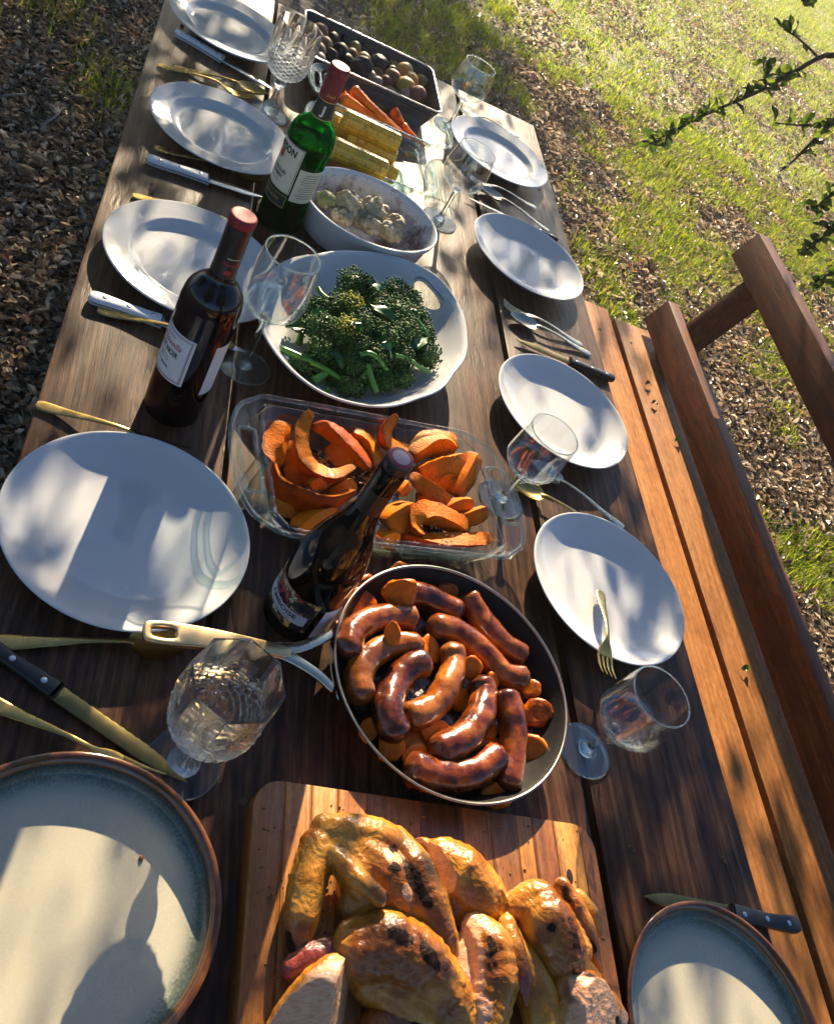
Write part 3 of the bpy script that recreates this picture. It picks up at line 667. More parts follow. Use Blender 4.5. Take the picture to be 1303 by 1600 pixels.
# white platter with a hand hole
PA = np.radians([17, 35.5, 54.7, 70, 100, 128, 167, 195, 214, 232, 247, 268, 295, 338]); PRr = [.190, .219, .243, .228, .180, .160, .177, .197, .216, .226, .228, .205, .168, .156]
t = thing('serving_platter', 'white oval serving platter with a hand hole, holding greens', 'platter', (.393, 1.1415, TZ + .0005))
pn = 128; th = np.arange(pn) * 2 * PI / pn
PR = np.interp(th, PA, PRr, period=2 * PI)
for _ in range(6): PR = (np.roll(PR, 1) + 2 * PR + np.roll(PR, -1)) / 4
def pring(f, z, lift=0.0):
    hz = np.exp(-((th - math.radians(54)) / .5) ** 2)
    return np.c_[f * PR * np.cos(th), f * PR * np.sin(th), z + lift * hz]
lv = [(.50, .0), (.58, .001), (.75, .014), (.90, .036), (.985, .052), (1.0, .0555), (.985, .057), (.94, .050), (.90, .0425), (.84, .0305), (.78, .0205), (.70, .0115), (.60, .0075), (.50, .0065), (.3, .006)]
R = [pring(f, z, .004 * max(0, f - .6)) for f, z in lv]
V, F = loft(R)
ha = math.radians(53); HC = np.array([math.cos(ha), math.sin(ha)]) * .203; ax = np.array([-math.sin(ha - .15), math.cos(ha - .15)])
def inhole(p, k=1.0):
    d = np.array(p[:2]) - HC; a = d @ ax; b_ = d @ np.array([ax[1], -ax[0]])
    return (abs(a) / (.036 * k)) ** 2.4 + (abs(b_) / (.0150 * k)) ** 2.4
bm = bmesh.new(); vv = [bm.verts.new(v) for v in V]
for q in F: bm.faces.new([vv[i] for i in q])
bmesh.ops.recalc_face_normals(bm, faces=bm.faces[:])
near = [f for f in bm.faces if np.linalg.norm(np.array(f.calc_center_median()[:2]) - HC) < .065 and len(f.verts) == 4]
for _ in range(3):
    ed = list({e for f in near for e in f.edges}); r_ = bmesh.ops.subdivide_edges(bm, edges=ed, cuts=1, use_grid_fill=True)
    near = [f for f in bm.faces if np.linalg.norm(np.array(f.calc_center_median()[:2]) - HC) < .05 and len(f.verts) <= 8]
kill = [f for f in bm.faces if inhole(f.calc_center_median()) < 1 and np.linalg.norm(np.array(f.calc_center_median()[:2])) > .12]
bmesh.ops.delete(bm, geom=kill, context='FACES')
for v in bm.verts:                                              # pull the cut edge onto a clean oval
    if v.is_boundary:
        d = np.array(v.co[:2]) - HC; q = inhole(v.co) ** (1 / 2.4)
        if .5 < q < 1.7: v.co.x = HC[0] + d[0] / q; v.co.y = HC[1] + d[1] / q
bm.verts.ensure_lookup_table(); bm.verts.index_update()
PLV = np.array([v.co[:] for v in bm.verts]), [[v.index for v in f.verts] for f in bm.faces]; bm.free()
part('dish', PLV, MT['porcelain'], t, sharp=0)
a_ = np.linspace(0, 2 * PI, 41)
def plz(r): return np.interp(r, [.15, .168, .18, .1925, .2075], [.0205, .0305, .0425, .050, .056])
HP = np.array([HC + ax * .036 * np.sign(math.cos(q)) * abs(math.cos(q)) ** .83 + np.array([ax[1], -ax[0]]) * .015 * np.sign(math.sin(q)) * abs(math.sin(q)) ** .83 for q in a_])
HZ = [float(np.interp(np.linalg.norm(p) / .2395, [.70, .78, .84, .90, .94, .985], [.0115, .0205, .0305, .0425, .05, .057])) - .0025 for p in HP]
part('hole_edge', sweep(np.c_[HP, HZ], .0030, 8, cap=False), MT['porcelain'], t, sharp=0)

# frying pan
PX, PY = .489, .516
t = thing('frying_pan', 'black frying pan with long metal handle, full of sausages', 'frying pan', (PX, PY, TZ + .0005))
part('body', lathe([(0, 0), (.112, 0), (.120, .002), (.140, .022), (.1575, .0485), (.1585, .0500), (.1560, .0500), (.1385, .0235), (.1215, .0065), (.112, .0042), (0, .004)], 96, 3), MT['panblack'], t, sharp=0)
part('rim', lathe([(.1572, .0486), (.1598, .0500), (.1597, .0516), (.1580, .0520), (.1556, .0500), (.1572, .0486)], 96), MT['panrim'], t, sharp=0)
def m_sauce():
    k = Mat('sticky brown sauce'); c = k.coord(); n1 = k.noise(35, c, 5, .65); n2 = k.noise(190, c, 3, .6)
    return k.done(k.pr(k.ramp(n1, [(.35, (.012, .006, .004)), (.55, (.055, .016, .006)), (.75, (.16, .055, .012))]), k.math('ADD', .08, k.math('MULTIPLY', n2, .3)), bump=k.bump(k.math('ADD', n1, k.math('MULTIPLY', n2, .3)), .9, .006), coat=.6))
V, F = lathe([(0, .0165)] + [(r, .0165) for r in np.linspace(.01, .1305, 26)], 72); V[:, 2] += .0035 * nz(V, 45, 4)
part('sauce', (V, F), m_sauce(), t, sharp=0)
hx = [(-.372, -.022), (-.372, .0)]
# handle: flat bar with a hole, a fork of two arms and two rivet plates
d0 = np.array(at(225, 984, .074))[:2] - (PX, PY); d1 = np.array(at(452, 1018, .058))[:2] - (PX, PY)
ln = np.linalg.norm(d0 - d1); ang = math.atan2(*(d0 - d1)[::-1])
O = [(0, -.0065), (.03, -.0085), (.08, -.0115), (ln - .03, -.0135), (ln - .006, -.0120), (ln, -.007), (ln, .007), (ln - .006, .0120), (ln - .03, .0135), (.08, .0115), (.03, .0085), (0, .0065)]
bar = []
hl = [(ln - .030, -.0062), (ln - .011, -.0058), (ln - .0085, 0), (ln - .011, .0058), (ln - .030, .0062), (ln - .033, 0)]
bm = bmesh.new()
O2 = crom(np.array(O, float), 4, True); H2 = crom(np.array(hl, float), 5, True)
vo = [bm.verts.new((*p, 0)) for p in O2]; vh = [bm.verts.new((*p, 0)) for p in H2]
eo = [bm.edges.new((vo[i], vo[(i + 1) % len(vo)])) for i in range(len(vo))]; eh = [bm.edges.new((vh[i], vh[(i + 1) % len(vh)])) for i in range(len(vh))]
bmesh.ops.triangle_fill(bm, edges=eo + eh, use_beauty=True)
bmesh.ops.recalc_face_normals(bm, faces=bm.faces[:])
g = bmesh.ops.extrude_face_region(bm, geom=bm.faces[:]); 
for v in [e for e in g['geom'] if isinstance(e, bmesh.types.BMVert)]: v.co.z += .0085
bmesh.ops.recalc_face_normals(bm, faces=bm.faces[:])
bmesh.ops.bevel(bm, geom=[e for e in bm.edges if e.calc_face_angle(0) > 1.0], offset=.0024, segments=3, profile=.5, affect='EDGES')
bm.verts.ensure_lookup_table(); bm.verts.index_update()
V = np.array([v.co[:] for v in bm.verts]); F = [[v.index for v in f.verts] for f in bm.faces]; bm.free()
V[:, 2] += .050 + V[:, 0] / ln * .016 + .004 * np.sin(V[:, 0] / ln * PI)
M = Matrix.Translation((d1[0], d1[1], 0)) @ Matrix.Rotation(ang, 4, 'Z')
part('handle', xf((V, F), M), MT['handle'], t, sharp=35)
for e0, s in (((-.1535, .028), 1), ((-.1530, -.046), -1)):
    e_ = d1 + (d0 - d1) * .16; P = crom([(e_[0], e_[1] + s * .001, .0560), (d1[0] - .008, d1[1] + s * .0035, .0550), (d1[0] + .012, d1[1] + s * .009, .0540), ((d1[0] + e0[0]) / 2 + .006, (d1[1] + e0[1]) / 2 + s * .004, .0510), (e0[0] - .004, e0[1], .0450)], 6)
    part('handle_arm', sweep(P, lambda q: .0078 - .0022 * q, 12, shape=np.c_[np.sign(np.cos(np.arange(12) * PI / 6)) * np.abs(np.cos(np.arange(12) * PI / 6)) ** .6, np.sign(np.sin(np.arange(12) * PI / 6)) * np.abs(np.sin(np.arange(12) * PI / 6)) ** .6 * .5]), MT['brass'], t, sharp=0)
V, F = lathe([(.1535, .030), (.1575, .036), (.1600, .043), (.1585, .0440)], 160); keep = [q for q in F if all(abs(((math.degrees(math.atan2(V[i][1], V[i][0])) - 183 + 180) % 360) - 180) < 19 for i in q)]
part('handle_plate', (V * [1.012, 1.012, 1], keep), MT['steel'], t, sharp=0)

# wooden board of glued strips
BX0, BX1, BYa, BYb, BH = .250, .667, -.02, .362, .029
t = thing('cutting_board', 'striped acacia cutting board with rounded corners under the chicken', 'cutting board', ((BX0 + BX1) / 2, (BYa + BYb) / 2, TZ + .0005), math.radians(-.8))
cuts = [BX0, .283, .312, .341, .374, .437, .490, .525, .560, .581, .612, .647, BX1]
tone = [(.20, .085, .025), (.27, .12, .035), (.40, .20, .065), (.30, .11, .026), (.19, .085, .032), (.10, .045, .020), (.25, .105, .03), (.17, .07, .022), (.30, .14, .04), (.16, .06, .02), (.43, .21, .06), (.21, .08, .025)]
ol = rrect(BX1 - BX0, BYb - BYa, .030, 10); mx, my = (BX0 + BX1) / 2, (BYa + BYb) / 2
for i in range(12):
    x0, x1 = cuts[i] - mx, cuts[i + 1] - mx
    def yext(x):
        h = (BYb - BYa) / 2; e = (BX1 - BX0) / 2 - abs(x)
        return h if e >= .03 else h - .03 + math.sqrt(max(0, .03 ** 2 - (.03 - e) ** 2))
    xs = np.linspace(x0, x1, 9); g_ = .0002
    poly = [(x, -yext(x)) for x in np.clip(xs, x0 + g_, x1 - g_)] + [(x, yext(x)) for x in np.clip(xs[::-1], x0 + g_, x1 - g_)]
    poly = [p for j, p in enumerate(poly) if j == 0 or np.hypot(p[0] - poly[j - 1][0], p[1] - poly[j - 1][1]) > 1e-5]
    c = tone[i]; m = wood('board strip %d' % i, tuple(q * w_ * .7 for q, w_ in zip(c, (1.25, 1.12, .85))), tuple(q * w_ for q, w_ in zip(c, (1.35, 1.18, .85))), tuple(q * w_ * 1.3 for q, w_ in zip(c, (1.35, 1.18, .85))), .38, 1.6, wear=tuple(q * 1.5 for q in c), wa=.1, seedcol=0)
    part('strip', slab(poly, 0, BH, .0006), m, t, sharp=30)
V, F = blob((.612 + .012 - mx, .300 - my, BH + .0002), (.0042, .0085, .0006), 3); part('knot', (V, F), plain('knot wood', (.03, .012, .006), .5), t)

# ------------------------------------------------------------------ cutlery
def bars_(xs, ws, zs, th=.0018, n=12, y0=0.0):
    R = []
    for x, w, z in zip(xs, ws, zs):
        a = np.arange(n) * 2 * PI / n; c, s = np.cos(a), np.sin(a)
        R.append(np.c_[np.full(n, x), y0 + np.sign(c) * np.abs(c) ** .7 * w, z + np.sign(s) * np.abs(s) ** .7 * th])
    return loft(R)
def handle_curve(L, neck, fancy):
    s = np.linspace(0, 1, 26); xs = s * neck
    ws = np.interp(s, [0, .03, .12, .4, .75, 1], [.0050, .0085, .0088, .0058, .0032, .0028] if fancy else [.0062, .0078, .0074, .0050, .0030, .0028])
    zs = .0028 + .011 * np.sin(s * PI * .55) ** 2
    return xs, ws, zs
def fork_me(mat, fancy=True, L=.195):
    k = L / .195; neck = .115 * k; xs, ws, zs = handle_curve(L, neck, fancy)
    xs = list(xs) + [neck + d * k for d in (.008, .016, .024, .034)]; ws = list(ws) + [.0045, .0090, .0118, .0122]; zs = list(zs) + [.0115, .0085, .0060, .0046]
    G_ = [bars_(xs, ws, zs, .0013)]
    for i in range(4):
        y = -.0105 + .007 * i; q = np.linspace(0, 1, 9)
        G_.append(bars_(neck + (.032 + .046 * q) * k, .0020 * (1 - .55 * q ** 3), .0046 + .0075 * q ** 2 - .001 * np.sin(q * PI), .0010, 8, y * 1))
    return mk('fork', joinm(G_), mat, sharp=50)
def spoon_me(mat, fancy=True, L=.195):
    k = L / .195; neck = .128 * k; xs, ws, zs = handle_curve(L, neck, fancy)
    A = bars_(list(xs) + [neck + .008 * k], list(ws) + [.003], list(zs) + [.0105], .0013)
    n, m = 22, 13; lb = (L - neck - .002); V = []
    for top in (1, 0):
        for i in range(n):
            s = i / (n - 1); w = .0205 * k * max(.06, math.sin(PI * min(1, s ** .82 * .985 + .012))) ** .62
            for j in range(m):
                q = -1 + 2 * j / (m - 1); dz = .0088 * (1 - q * q) * math.sin(PI * s) ** .7
                V.append((neck + .002 + s * lb, q * w, .0105 - .0005 * s - dz + (.0009 if top else 0)))
    F = []
    for o_, fl in ((0, 0), (n * m, 1)):
        for i in range(n - 1):
            for j in range(m - 1):
                f = [o_ + i * m + j, o_ + i * m + j + 1, o_ + (i + 1) * m + j + 1, o_ + (i + 1) * m + j]; F.append(f if fl else f[::-1])
    for i in range(n - 1):
        for j in (0, m - 1):
            a, b_ = i * m + j, (i + 1) * m + j; f = [a, b_, b_ + n * m, a + n * m]; F.append(f if j else f[::-1])
    F += [[j, j + 1, j + 1 + n * m, j + n * m] for j in range(m - 1)] + [[(n - 1) * m + j + 1, (n - 1) * m + j, (n - 1) * m + j + n * m, (n - 1) * m + j + 1 + n * m] for j in range(m - 1)]
    V = np.array(V); V[:, 2] += .0005 - min(0, V[:, 2].min() - .0003)
    return mk('spoon', joinm([A, (V, F)]), mat, sharp=55)
def lay(name, me, a, b_, label, cat, group, z=.0008, roll=0.0):
    a, b_ = Vector(a), Vector(b_); d = b_ - a
    o = put(name, me, None, (a.x, a.y, TZ + z), (roll, 0, math.atan2(d.y, d.x)))
    return props(o, label, cat, group)
def knife(a, b_, label, kind, hl=.108, z=.0008, flip=1, W=1.0, group='steak knives'):
    """a: butt of the handle, b_: tip of the blade"""
    a, b_ = Vector(a), Vector(b_); d = b_ - a; L = math.hypot(d.x, d.y)
    t = thing('knife', label, 'knife', (a.x, a.y, TZ + z), math.atan2(d.y, d.x), group)
    hm, bm_ = (MT['whiteplastic'], MT['steel']) if kind == 'white' else (MT['blackplastic'], MT['blade'])
    w = .0105 * W
    O = [(0, -.2), (.002, -.85), (.010, -1.15), (.030, -.95), (.055, -.85), (.085, -1.0), (hl - .003, -1.05), (hl, -.8), (hl, .8), (hl - .003, 1.0), (.08, .85), (.05, .8), (.02, .9), (.006, .75), (.001, .4)]
    P = crom(np.array([(x, y * w * flip) for x, y in O]), 4, True)
    h = part('handle', slab(P, .0, .0125, .0032), hm, t, sharp=0)
    part('tang', slab(offset(P, -.0004), .0052, .0070, 0), bm_, t)
    for q in (.2, .52, .85):
        V, F = lathe([(.0, .0125), (.0030, .0125), (.0032, .0129), (.0022, .0133), (0, .0133)], 16); part('rivet', move((V, F), (hl * q, 0, 0)), MT['steel'] if kind != 'white' else MT['steel'], h)
    bl = L - hl; n = 34; up_, lo = [], []
    for i in range(n + 1):
        s = i / n; x = hl - .002 + s * (bl + .002)
        up_.append((x, flip * .0098 * W * (1 - max(0, (s - .55) / .45) ** 2.2 * 1.0)))
        tooth = .0008 * (i % 2) if .08 < s < .95 else 0
        lo.append((x, flip * (-.0100 * W * (1 - max(0, (s - .62) / .38) ** 2.0 * .98) + tooth)))
    lo[-1] = up_[-1]
    poly = lo[:-1] + up_[::-1]
    part('blade', slab(np.array(poly), .0052, .0068, .0003), bm_, t, sharp=25)
    return t
FG, SG = fork_me(MT['gold']), spoon_me(MT['gold']); FB, SB = fork_me(MT['brass']), spoon_me(MT['brass']); SB2 = spoon_me(MT['brass'], False)
CG = 'gold toned cutlery'
# left side, from the far end
knife(at(273, 54), at(424, 144), 'white handled knife below the far left plate', 'white')
lay('fork', FG, at(246, 104), at(416, 166), 'gold fork under the rim of the bluish white plate, far left', 'fork', CG)
lay('spoon', SG, at(270, 106), at(411, 152), 'gold spoon between the far white knife and the bluish plate', 'spoon', CG)
lay('spoon', SG, at(241, 233), at(418, 294), 'gold spoon beneath the bluish white plate left of the green bottle', 'spoon', CG)
knife(at(228, 254), at(408, 313), 'white handled serrated knife in sun left of the green bottle', 'white', flip=-1)
lay('fork', FG, at(207, 308), at(416, 370), 'gold fork mostly hidden behind the sunlit rimmed plate', 'fork', CG)
knife(at(138, 467), at(384, 556), 'white handled knife passing behind the red wine bottle', 'white', hl=.105)
lay('spoon', SG, at(152, 487), at(330, 540), 'gold spoon tucked under the white knife beside the red wine bottle', 'spoon', CG)
lay('fork', FG, at(57, 634), at(324, 728), 'gold fork behind the large left plate, handle end in sun', 'fork', CG)
lay('spoon', SG, at(-10, 1006), at(290, 1014), 'gold spoon below the large left plate under the pan handle', 'spoon', CG)
knife(at(-60, 985), at(291, 1228), 'black handled serrated knife beside the crystal goblet, lower left', 'black', hl=.115, W=.92, flip=-1)
lay('fork', FG, at(-35, 1092), at(312, 1268), 'gold fork along the brown rim of the lower left stoneware plate', 'fork', CG, z=.004)
# right side, from the far end
lay('fork', FB, at(810, 216), at(700, 168), 'silver gold fork behind the far right plate', 'fork', CG)
lay('fork', FB, at(836, 327), at(722, 278), 'upper brass fork of the three pieces below the far right plate', 'fork', CG)
lay('spoon', SB2, at(856, 363), at(746, 296), 'brass spoon, middle of the three pieces below the far right plate', 'spoon', CG)
knife(at(868, 380), at(727, 312), 'slim knife, lowest of the three pieces below the far right plate', 'black', hl=.095, W=.6).children[0].data.materials[0] = MT['brass']
lay('fork', FB, at(908, 542), at(768, 472), 'brass fork with tines over the plank gap, right side', 'fork', CG)
lay('spoon', SB, at(921, 556), at(793, 497), 'brass spoon next to the black handled knife, right side', 'spoon', CG)
knife(at(956, 597), at(803, 534), 'black handled knife between two right hand plates', 'black', W=.9)
lay('spoon', SG, at(948, 835), at(805, 762), 'gold spoon under the barrel wine glass, bowl towards the squash dish', 'spoon', CG)
lay('knife', spoon_me(MT['brass'], False), at(972, 826), at(838, 736), 'long brass handle behind the plate with the fork', 'cutlery', CG)
a = at(936, 925, .0135); b_ = at(944, 1066, .046)                # handle in the plate, neck on its rim, tines beyond it
o = lay('fork', fork_me(MT['gold'], True, (b_ - a).length), a, b_, 'ornate gold fork resting on the right hand white plate', 'fork', CG)
o.location = a; o.rotation_euler = (0, -math.asin((b_.z - a.z) / (b_ - a).length), o.rotation_euler.z)
knife(at(1241, 1451), at(999, 1403), 'black handled serrated knife behind the lower right stoneware plate', 'black', hl=.112, W=1.05)

# ------------------------------------------------------------------ sausages and carrots in the pan
def m_sausage():
    k = Mat('browned sausage skin'); c = k.coord(); oi = k.n('ObjectInfo').outputs['Random']
    n1 = k.noise(42, k.n('VectorMath', {0: c.outputs[0], 1: k.n('CombineXYZ', {'X': oi, 'Y': k.math('MULTIPLY', oi, 3.0)}).outputs[0]}, operation='ADD').outputs[0], 5, .62)
    n2 = k.noise(420, c, 3, .6); end = k.attr('end')
    col = k.ramp(k.math('ADD', n1, k.math('MULTIPLY', k.math('SUBTRACT', oi, .5), .28)), [(.30, (.045, .008, .003)), (.43, (.17, .030, .004)), (.57, (.33, .080, .008)), (.74, (.47, .165, .020))])
    col = k.mix(k.math('MULTIPLY', end, .75), col, (.09, .022, .010))
    ch = k.ramp(k.noise(95, c, 5, .75), [(.58, 0), (.68, 1)]); col = k.mix(k.math('MULTIPLY', ch, .75), col, (.03, .010, .006))
    return k.done(k.pr(col, k.math('ADD', .13, k.math('MULTIPLY', n1, .16)), coat=.45, crough=.07, spec=.5, bump=k.bump(k.math('ADD', k.math('MULTIPLY', n2, .25), k.math('MULTIPLY', n1, 2.0)), .40, .002), sss=.12, sr=(.008, .003, .001)))
MT['sausage'] = m_sausage()
def pxc(c, s, o): return lambda x, y: (o[0] + x / s, o[1] + y / s)
pc = pxc(0, 2.961, (480, 860))
SAU = [
 ([(178, 468), (215, 375), (320, 315), (420, 308), (492, 318)], .042, .0140, 'pale sausage nearest the pan handle, upper left of the pan'),
 ([(250, 690), (235, 585), (290, 490), (395, 440), (515, 440)], .040, .0140, 'curved sausage beside the left wall of the pan'),
 ([(415, 862), (370, 740), (408, 620), (480, 535), (552, 525)], .041, .0145, 'upright curved sausage left of the pan centre'),
 ([(468, 775), (575, 725), (645, 625), (678, 520), (665, 448)], .040, .0140, 'dark shiny curved sausage at the centre of the pan'),
 ([(590, 935), (715, 875), (795, 770), (815, 665), (795, 605)], .041, .0150, 'thick sausage with a pale knotted end right of centre'),
 ([(478, 1005), (600, 1045), (750, 1035), (880, 950)], .038, .0160, 'large plump sausage along the front wall of the pan'),
 ([(912, 672), (948, 790), (950, 930), (928, 1085)], .040, .0140, 'straight upright sausage at the right front of the pan'),
 ([(578, 345), (700, 385), (815, 475), (905, 570), (1005, 595)], .036, .0135, 'long sausage lying diagonally behind the centre one'),
 ([(742, 215), (800, 310), (895, 425), (995, 490)], .030, .0135, 'dark charred sausage along the back right wall of the pan'),
 ([(440, 205), (540, 215), (630, 255), (700, 285)], .030, .0140, 'sausage at the back of the pan under a carrot slice')]
for P, z, r, lab in SAU:
    W_ = np.array([at(*pc(x, y), z + .003 * math.sin(i * 2.1 + x)) for i, (x, y) in enumerate(P)]); C = crom(W_, 9); m = len(C)
    s = np.linspace(0, 1, m); tip = .0075
    C = np.vstack([C[0] - (C[1] - C[0]) / np.linalg.norm(C[1] - C[0]) * tip * np.array([[1], [.55]]), C, C[-1] + (C[-1] - C[-2]) / np.linalg.norm(C[-1] - C[-2]) * tip * np.array([[.55], [1]])])
    m = len(C); s = np.linspace(0, 1, m); e = np.minimum(s, 1 - s)
    rad = r * (1.08 + .10 * math.sin(x * .7 + y)) * (1 + .06 * np.sin(s * 5 + x)) * np.clip(1 - (1 - np.clip(e / .10, 0, 1)) ** 2.4, .0, 1) * .96 + .0022
    V, F = sweep(C, rad, 24); cen = np.repeat(C, 24, 0)
    k = nz(V, 70, x * .01, 3); k2 = nz(V, 260, x * .02, 2); en = np.repeat(np.clip(1 - e / .11, 0, 1), 24)
    V = cen + (V - cen) * (1 + .075 * k + (.012 + .26 * en) * k2)[:, None]
    solo('sausage', (V, F), MT['sausage'], lab, 'sausage', 'sausages in the frying pan', sharp=0, attrs={'end': np.clip(en ** 1.5, 0, 1)})
def m_carrot(name='glazed carrot', dark=0.0):
    k = Mat(name); c = k.coord(); n1 = k.noise(60, c, 4, .6); n2 = k.noise(260, c, 3, .6)
    col = k.ramp(n1, [(.3, (.64, .11, .002)), (.55, (.84, .20, .003)), (.8, (.88, .30, .008))])
    col = k.mix(k.ramp(k.noise(38, c, 4, .7), [(.64 - dark * .3, 0), (.78 - dark * .3, .8)]), col, (.10, .02, .006))
    return k.done(k.pr(col, k.math('ADD', .16, k.math('MULTIPLY', n2, .3)), coat=.08, spec=.25, bump=k.bump(n2, .4, .0015), sss=.1, sr=(.01, .003, .001)))
MT['carrot'] = m_carrot(); MT['carrotdark'] = m_carrot('caramelised carrot', .8)
def slice_(c, r, th, nrm, seed, am=.10):
    V, F = lathe([(0, -th), (r * .75, -th), (r * .96, -th * .6), (r, 0), (r * .96, th * .6), (r * .75, th), (0, th * .86)], 26, 3)
    V = V * (1 + am * nz(V, 70, seed))[:, None]; V[:, 0] *= 1 + .18 * math.sin(seed * 3)
    q = Vector((0, 0, 1)).rotation_difference(Vector(nrm).normalized()); M = np.array(q.to_matrix())
    return V @ M.T + np.array(c), F
CAR = [((430, 195), .052, .0155, (-.3, -.7, .7), 0, 'orange carrot slice leaning on the back sausage'), ((762, 545), .040, .0125, (-.2, -.6, .6), 0, 'bright round carrot slice right of the pan centre'),
 ((862, 600), .036, .0085, (.3, -.4, .7), 0, 'small carrot piece under the diagonal sausage'), ((395, 385), .058, .0115, (-.7, -.4, .4), 0, 'glossy carrot chunk lying across the pale sausage'),
 ((600, 850), .030, .0135, (0, -.3, .9), 0, 'carrot slice in front of the centre sausage'), ((388, 905), .030, .0155, (-.2, -.5, .7), 0, 'large bright carrot slice at the front left pan wall'),
 ((505, 955), .028, .0130, (.1, -.2, .9), 0, 'folded carrot slice above the front sausage'), ((285, 835), .024, .0115, (-.5, -.3, .7), 0, 'carrot slice against the left pan wall'),
 ((705, 690), .022, .0120, (.2, -.3, .9), 0, 'carrot piece between the centre and the thick sausage'), ((850, 835), .026, .0090, (.1, -.2, .9), 0, 'narrow carrot piece beside the straight sausage'),
 ((878, 1132), .022, .0140, (-.1, -.6, .7), 0, 'carrot slice at the very front of the pan'), ((1050, 915), .024, .0150, (-.5, -.3, .7), 0, 'orange brown carrot slice at the right pan wall'),
 ((1062, 748), .026, .0150, (-.4, -.2, .7), 1, 'charred carrot lump at the right side of the pan'), ((1030, 640), .026, .0120, (-.5, -.1, .7), 1, 'charred carrot bit at the end of the diagonal sausage'),
 ((245, 255), .030, .0190, (.1, -.3, .9), 1, 'dark stewed carrot at the back left of the pan'), ((280, 175), .032, .0150, (.4, -.5, .6), 1, 'dark carrot slice against the back left pan wall'),
 ((420, 112), .036, .0130, (.2, -.6, .7), 1, 'dark carrot slice at the far back of the pan'), ((150, 380), .026, .0130, (.5, -.3, .7), 1, 'dark carrot slice by the handle side of the pan'),
 ((560, 460), .026, .0150, (.1, -.2, .9), 0, 'dull carrot behind the centre sausage'), ((520, 880), .020, .0200, (0, 0, 1), 0, 'sunken carrot under the front slices'), ((650, 200), .026, .0130, (-.2, -.5, .7), 1, 'dark carrot bit right of the back sausage'), ((840, 920), .018, .0150, (0, 0, 1), 0, 'sunken carrot between the two front sausages')]
for i, (q, z, r, nr, dk, lab) in enumerate(CAR):
    solo('carrot_slice', slice_(at(*pc(*q), z + .003), r * 1.22, r * .30, nr, i + .7, .22), MT['carrotdark' if dk else 'carrot'], lab, 'carrot slice', 'carrot slices in the frying pan', sharp=0)

# ------------------------------------------------------------------ roasted squash wedges
def m_squash():
    k = Mat('roasted squash'); c = k.coord(); n1 = k.noise(45, c, 5, .62); n2 = k.noise(300, c, 3, .6); rd = k.attr('rind'); tp = k.attr('tip')
    fl = k.ramp(n1, [(.3, (.60, .095, .0)), (.55, (.76, .185, .001)), (.78, (.84, .31, .003))])
    rn = k.ramp(n1, [(.3, (.32, .030, .001)), (.6, (.58, .075, .001)), (.8, (.66, .14, .003))])
    oi = k.n('ObjectInfo').outputs['Random']; fl = k.mix(k.math('MULTIPLY', oi, .7), fl, k.mix(n1, (.62, .09, .0), (.90, .36, .004)))
    col = k.mix(k.ramp(rd, [(.45, 0), (.55, 1)]), fl, rn)
    sp = k.math('MULTIPLY', k.ramp(n2, [(.58, 0), (.66, 1)]), k.ramp(k.noise(30, c, 4), [(.4, 0), (.6, .9)])); col = k.mix(sp, col, (.10, .028, .006))
    br = k.ramp(k.noise(30, c, 6, .75), [(.54, 0), (.68, .75)]); col = k.mix(br, col, (.20, .040, .004))
    eg = k.math('MULTIPLY', k.attr('edge'), k.ramp(k.noise(50, c, 4, .7), [(.35, 0), (.6, 1)])); col = k.mix(k.math('MULTIPLY', k.math('MAXIMUM', eg, tp), .75), col, (.07, .018, .005))
    return k.done(k.pr(col, k.math('ADD', .34, k.math('MULTIPLY', n2, .35)), coat=.12, crough=.12, spec=.14, bump=k.bump(k.math('ADD', n2, n1), .6, .002), sss=.15, sr=(.012, .004, .001)))
MT['squash'] = m_squash()
sh_t = np.linspace(-1.05, 1.05, 11)
WSH = np.vstack([np.c_[.30 + np.cos(sh_t) * .62 - .62 * math.cos(1.05), np.sin(sh_t) * 1.18], [(-.02, .80), (-.55, .36), (-1.05, 0.0), (-.55, -.36), (-.02, -.80)]]); RIND = np.r_[.4, np.ones(9), .4, np.zeros(5)]
def wedge(P, r, lab, tilt=0.0, flip=1, seed=0):
    W_ = np.array([at(*q[:2], q[2]) for q in P]); C = crom(W_, 7); m = len(C); mid = C.mean(0) if len(P) > 2 else C[m // 2] + np.array([0, .05, 0])
    T = np.gradient(C, axis=0); T /= np.linalg.norm(T, axis=1)[:, None]
    out = C - (C[0] + C[-1]) / 2 * .75 - mid * .25 + np.array([0, -1e-3, 0]); out[:, 2] *= .3; out = out * flip + np.array([0, 0, -tilt * .03]); out -= (out * T).sum(1)[:, None] * T
    for _ in range(6): out[1:-1] = (out[:-2] + 2 * out[1:-1] + out[2:]) / 4
    out /= np.linalg.norm(out, axis=1)[:, None] + 1e-9; S = np.cross(T, out)
    s = np.linspace(0, 1, m); rad = 1.25 * r * (.30 + .70 * np.sin(PI * np.clip(s, .0, 1)) ** .7)
    wd = 1.2 * r * (.50 + .50 * np.sin(PI * s) ** .6)
    R = [C[i] + WSH[:, :1] * rad[i] * .8 * out[i] + WSH[:, 1:2] * wd[i] * S[i] for i in range(m)]
    V, F = loft(R); n_ = nz(V, 60, seed, 3); cen = np.repeat(C, 16, 0)
    V = cen + (V - cen) * (1 + .12 * n_)[:, None] + .0009 * nz(V, 150, seed + 2, 2)[:, None]
    return solo('squash_wedge', (V, F), MT['squash'], lab, 'squash wedge', 'roasted squash wedges', sharp=38, attrs={'edge': np.tile(np.r_[1, .5, np.zeros(7), .5, 1, .3, 0, .35, 0, .3], m), 'rind': np.tile(RIND, m), 'tip': np.repeat(np.clip(np.abs(2 * s - 1) * 6 - 5.0, 0, 1), 16)})
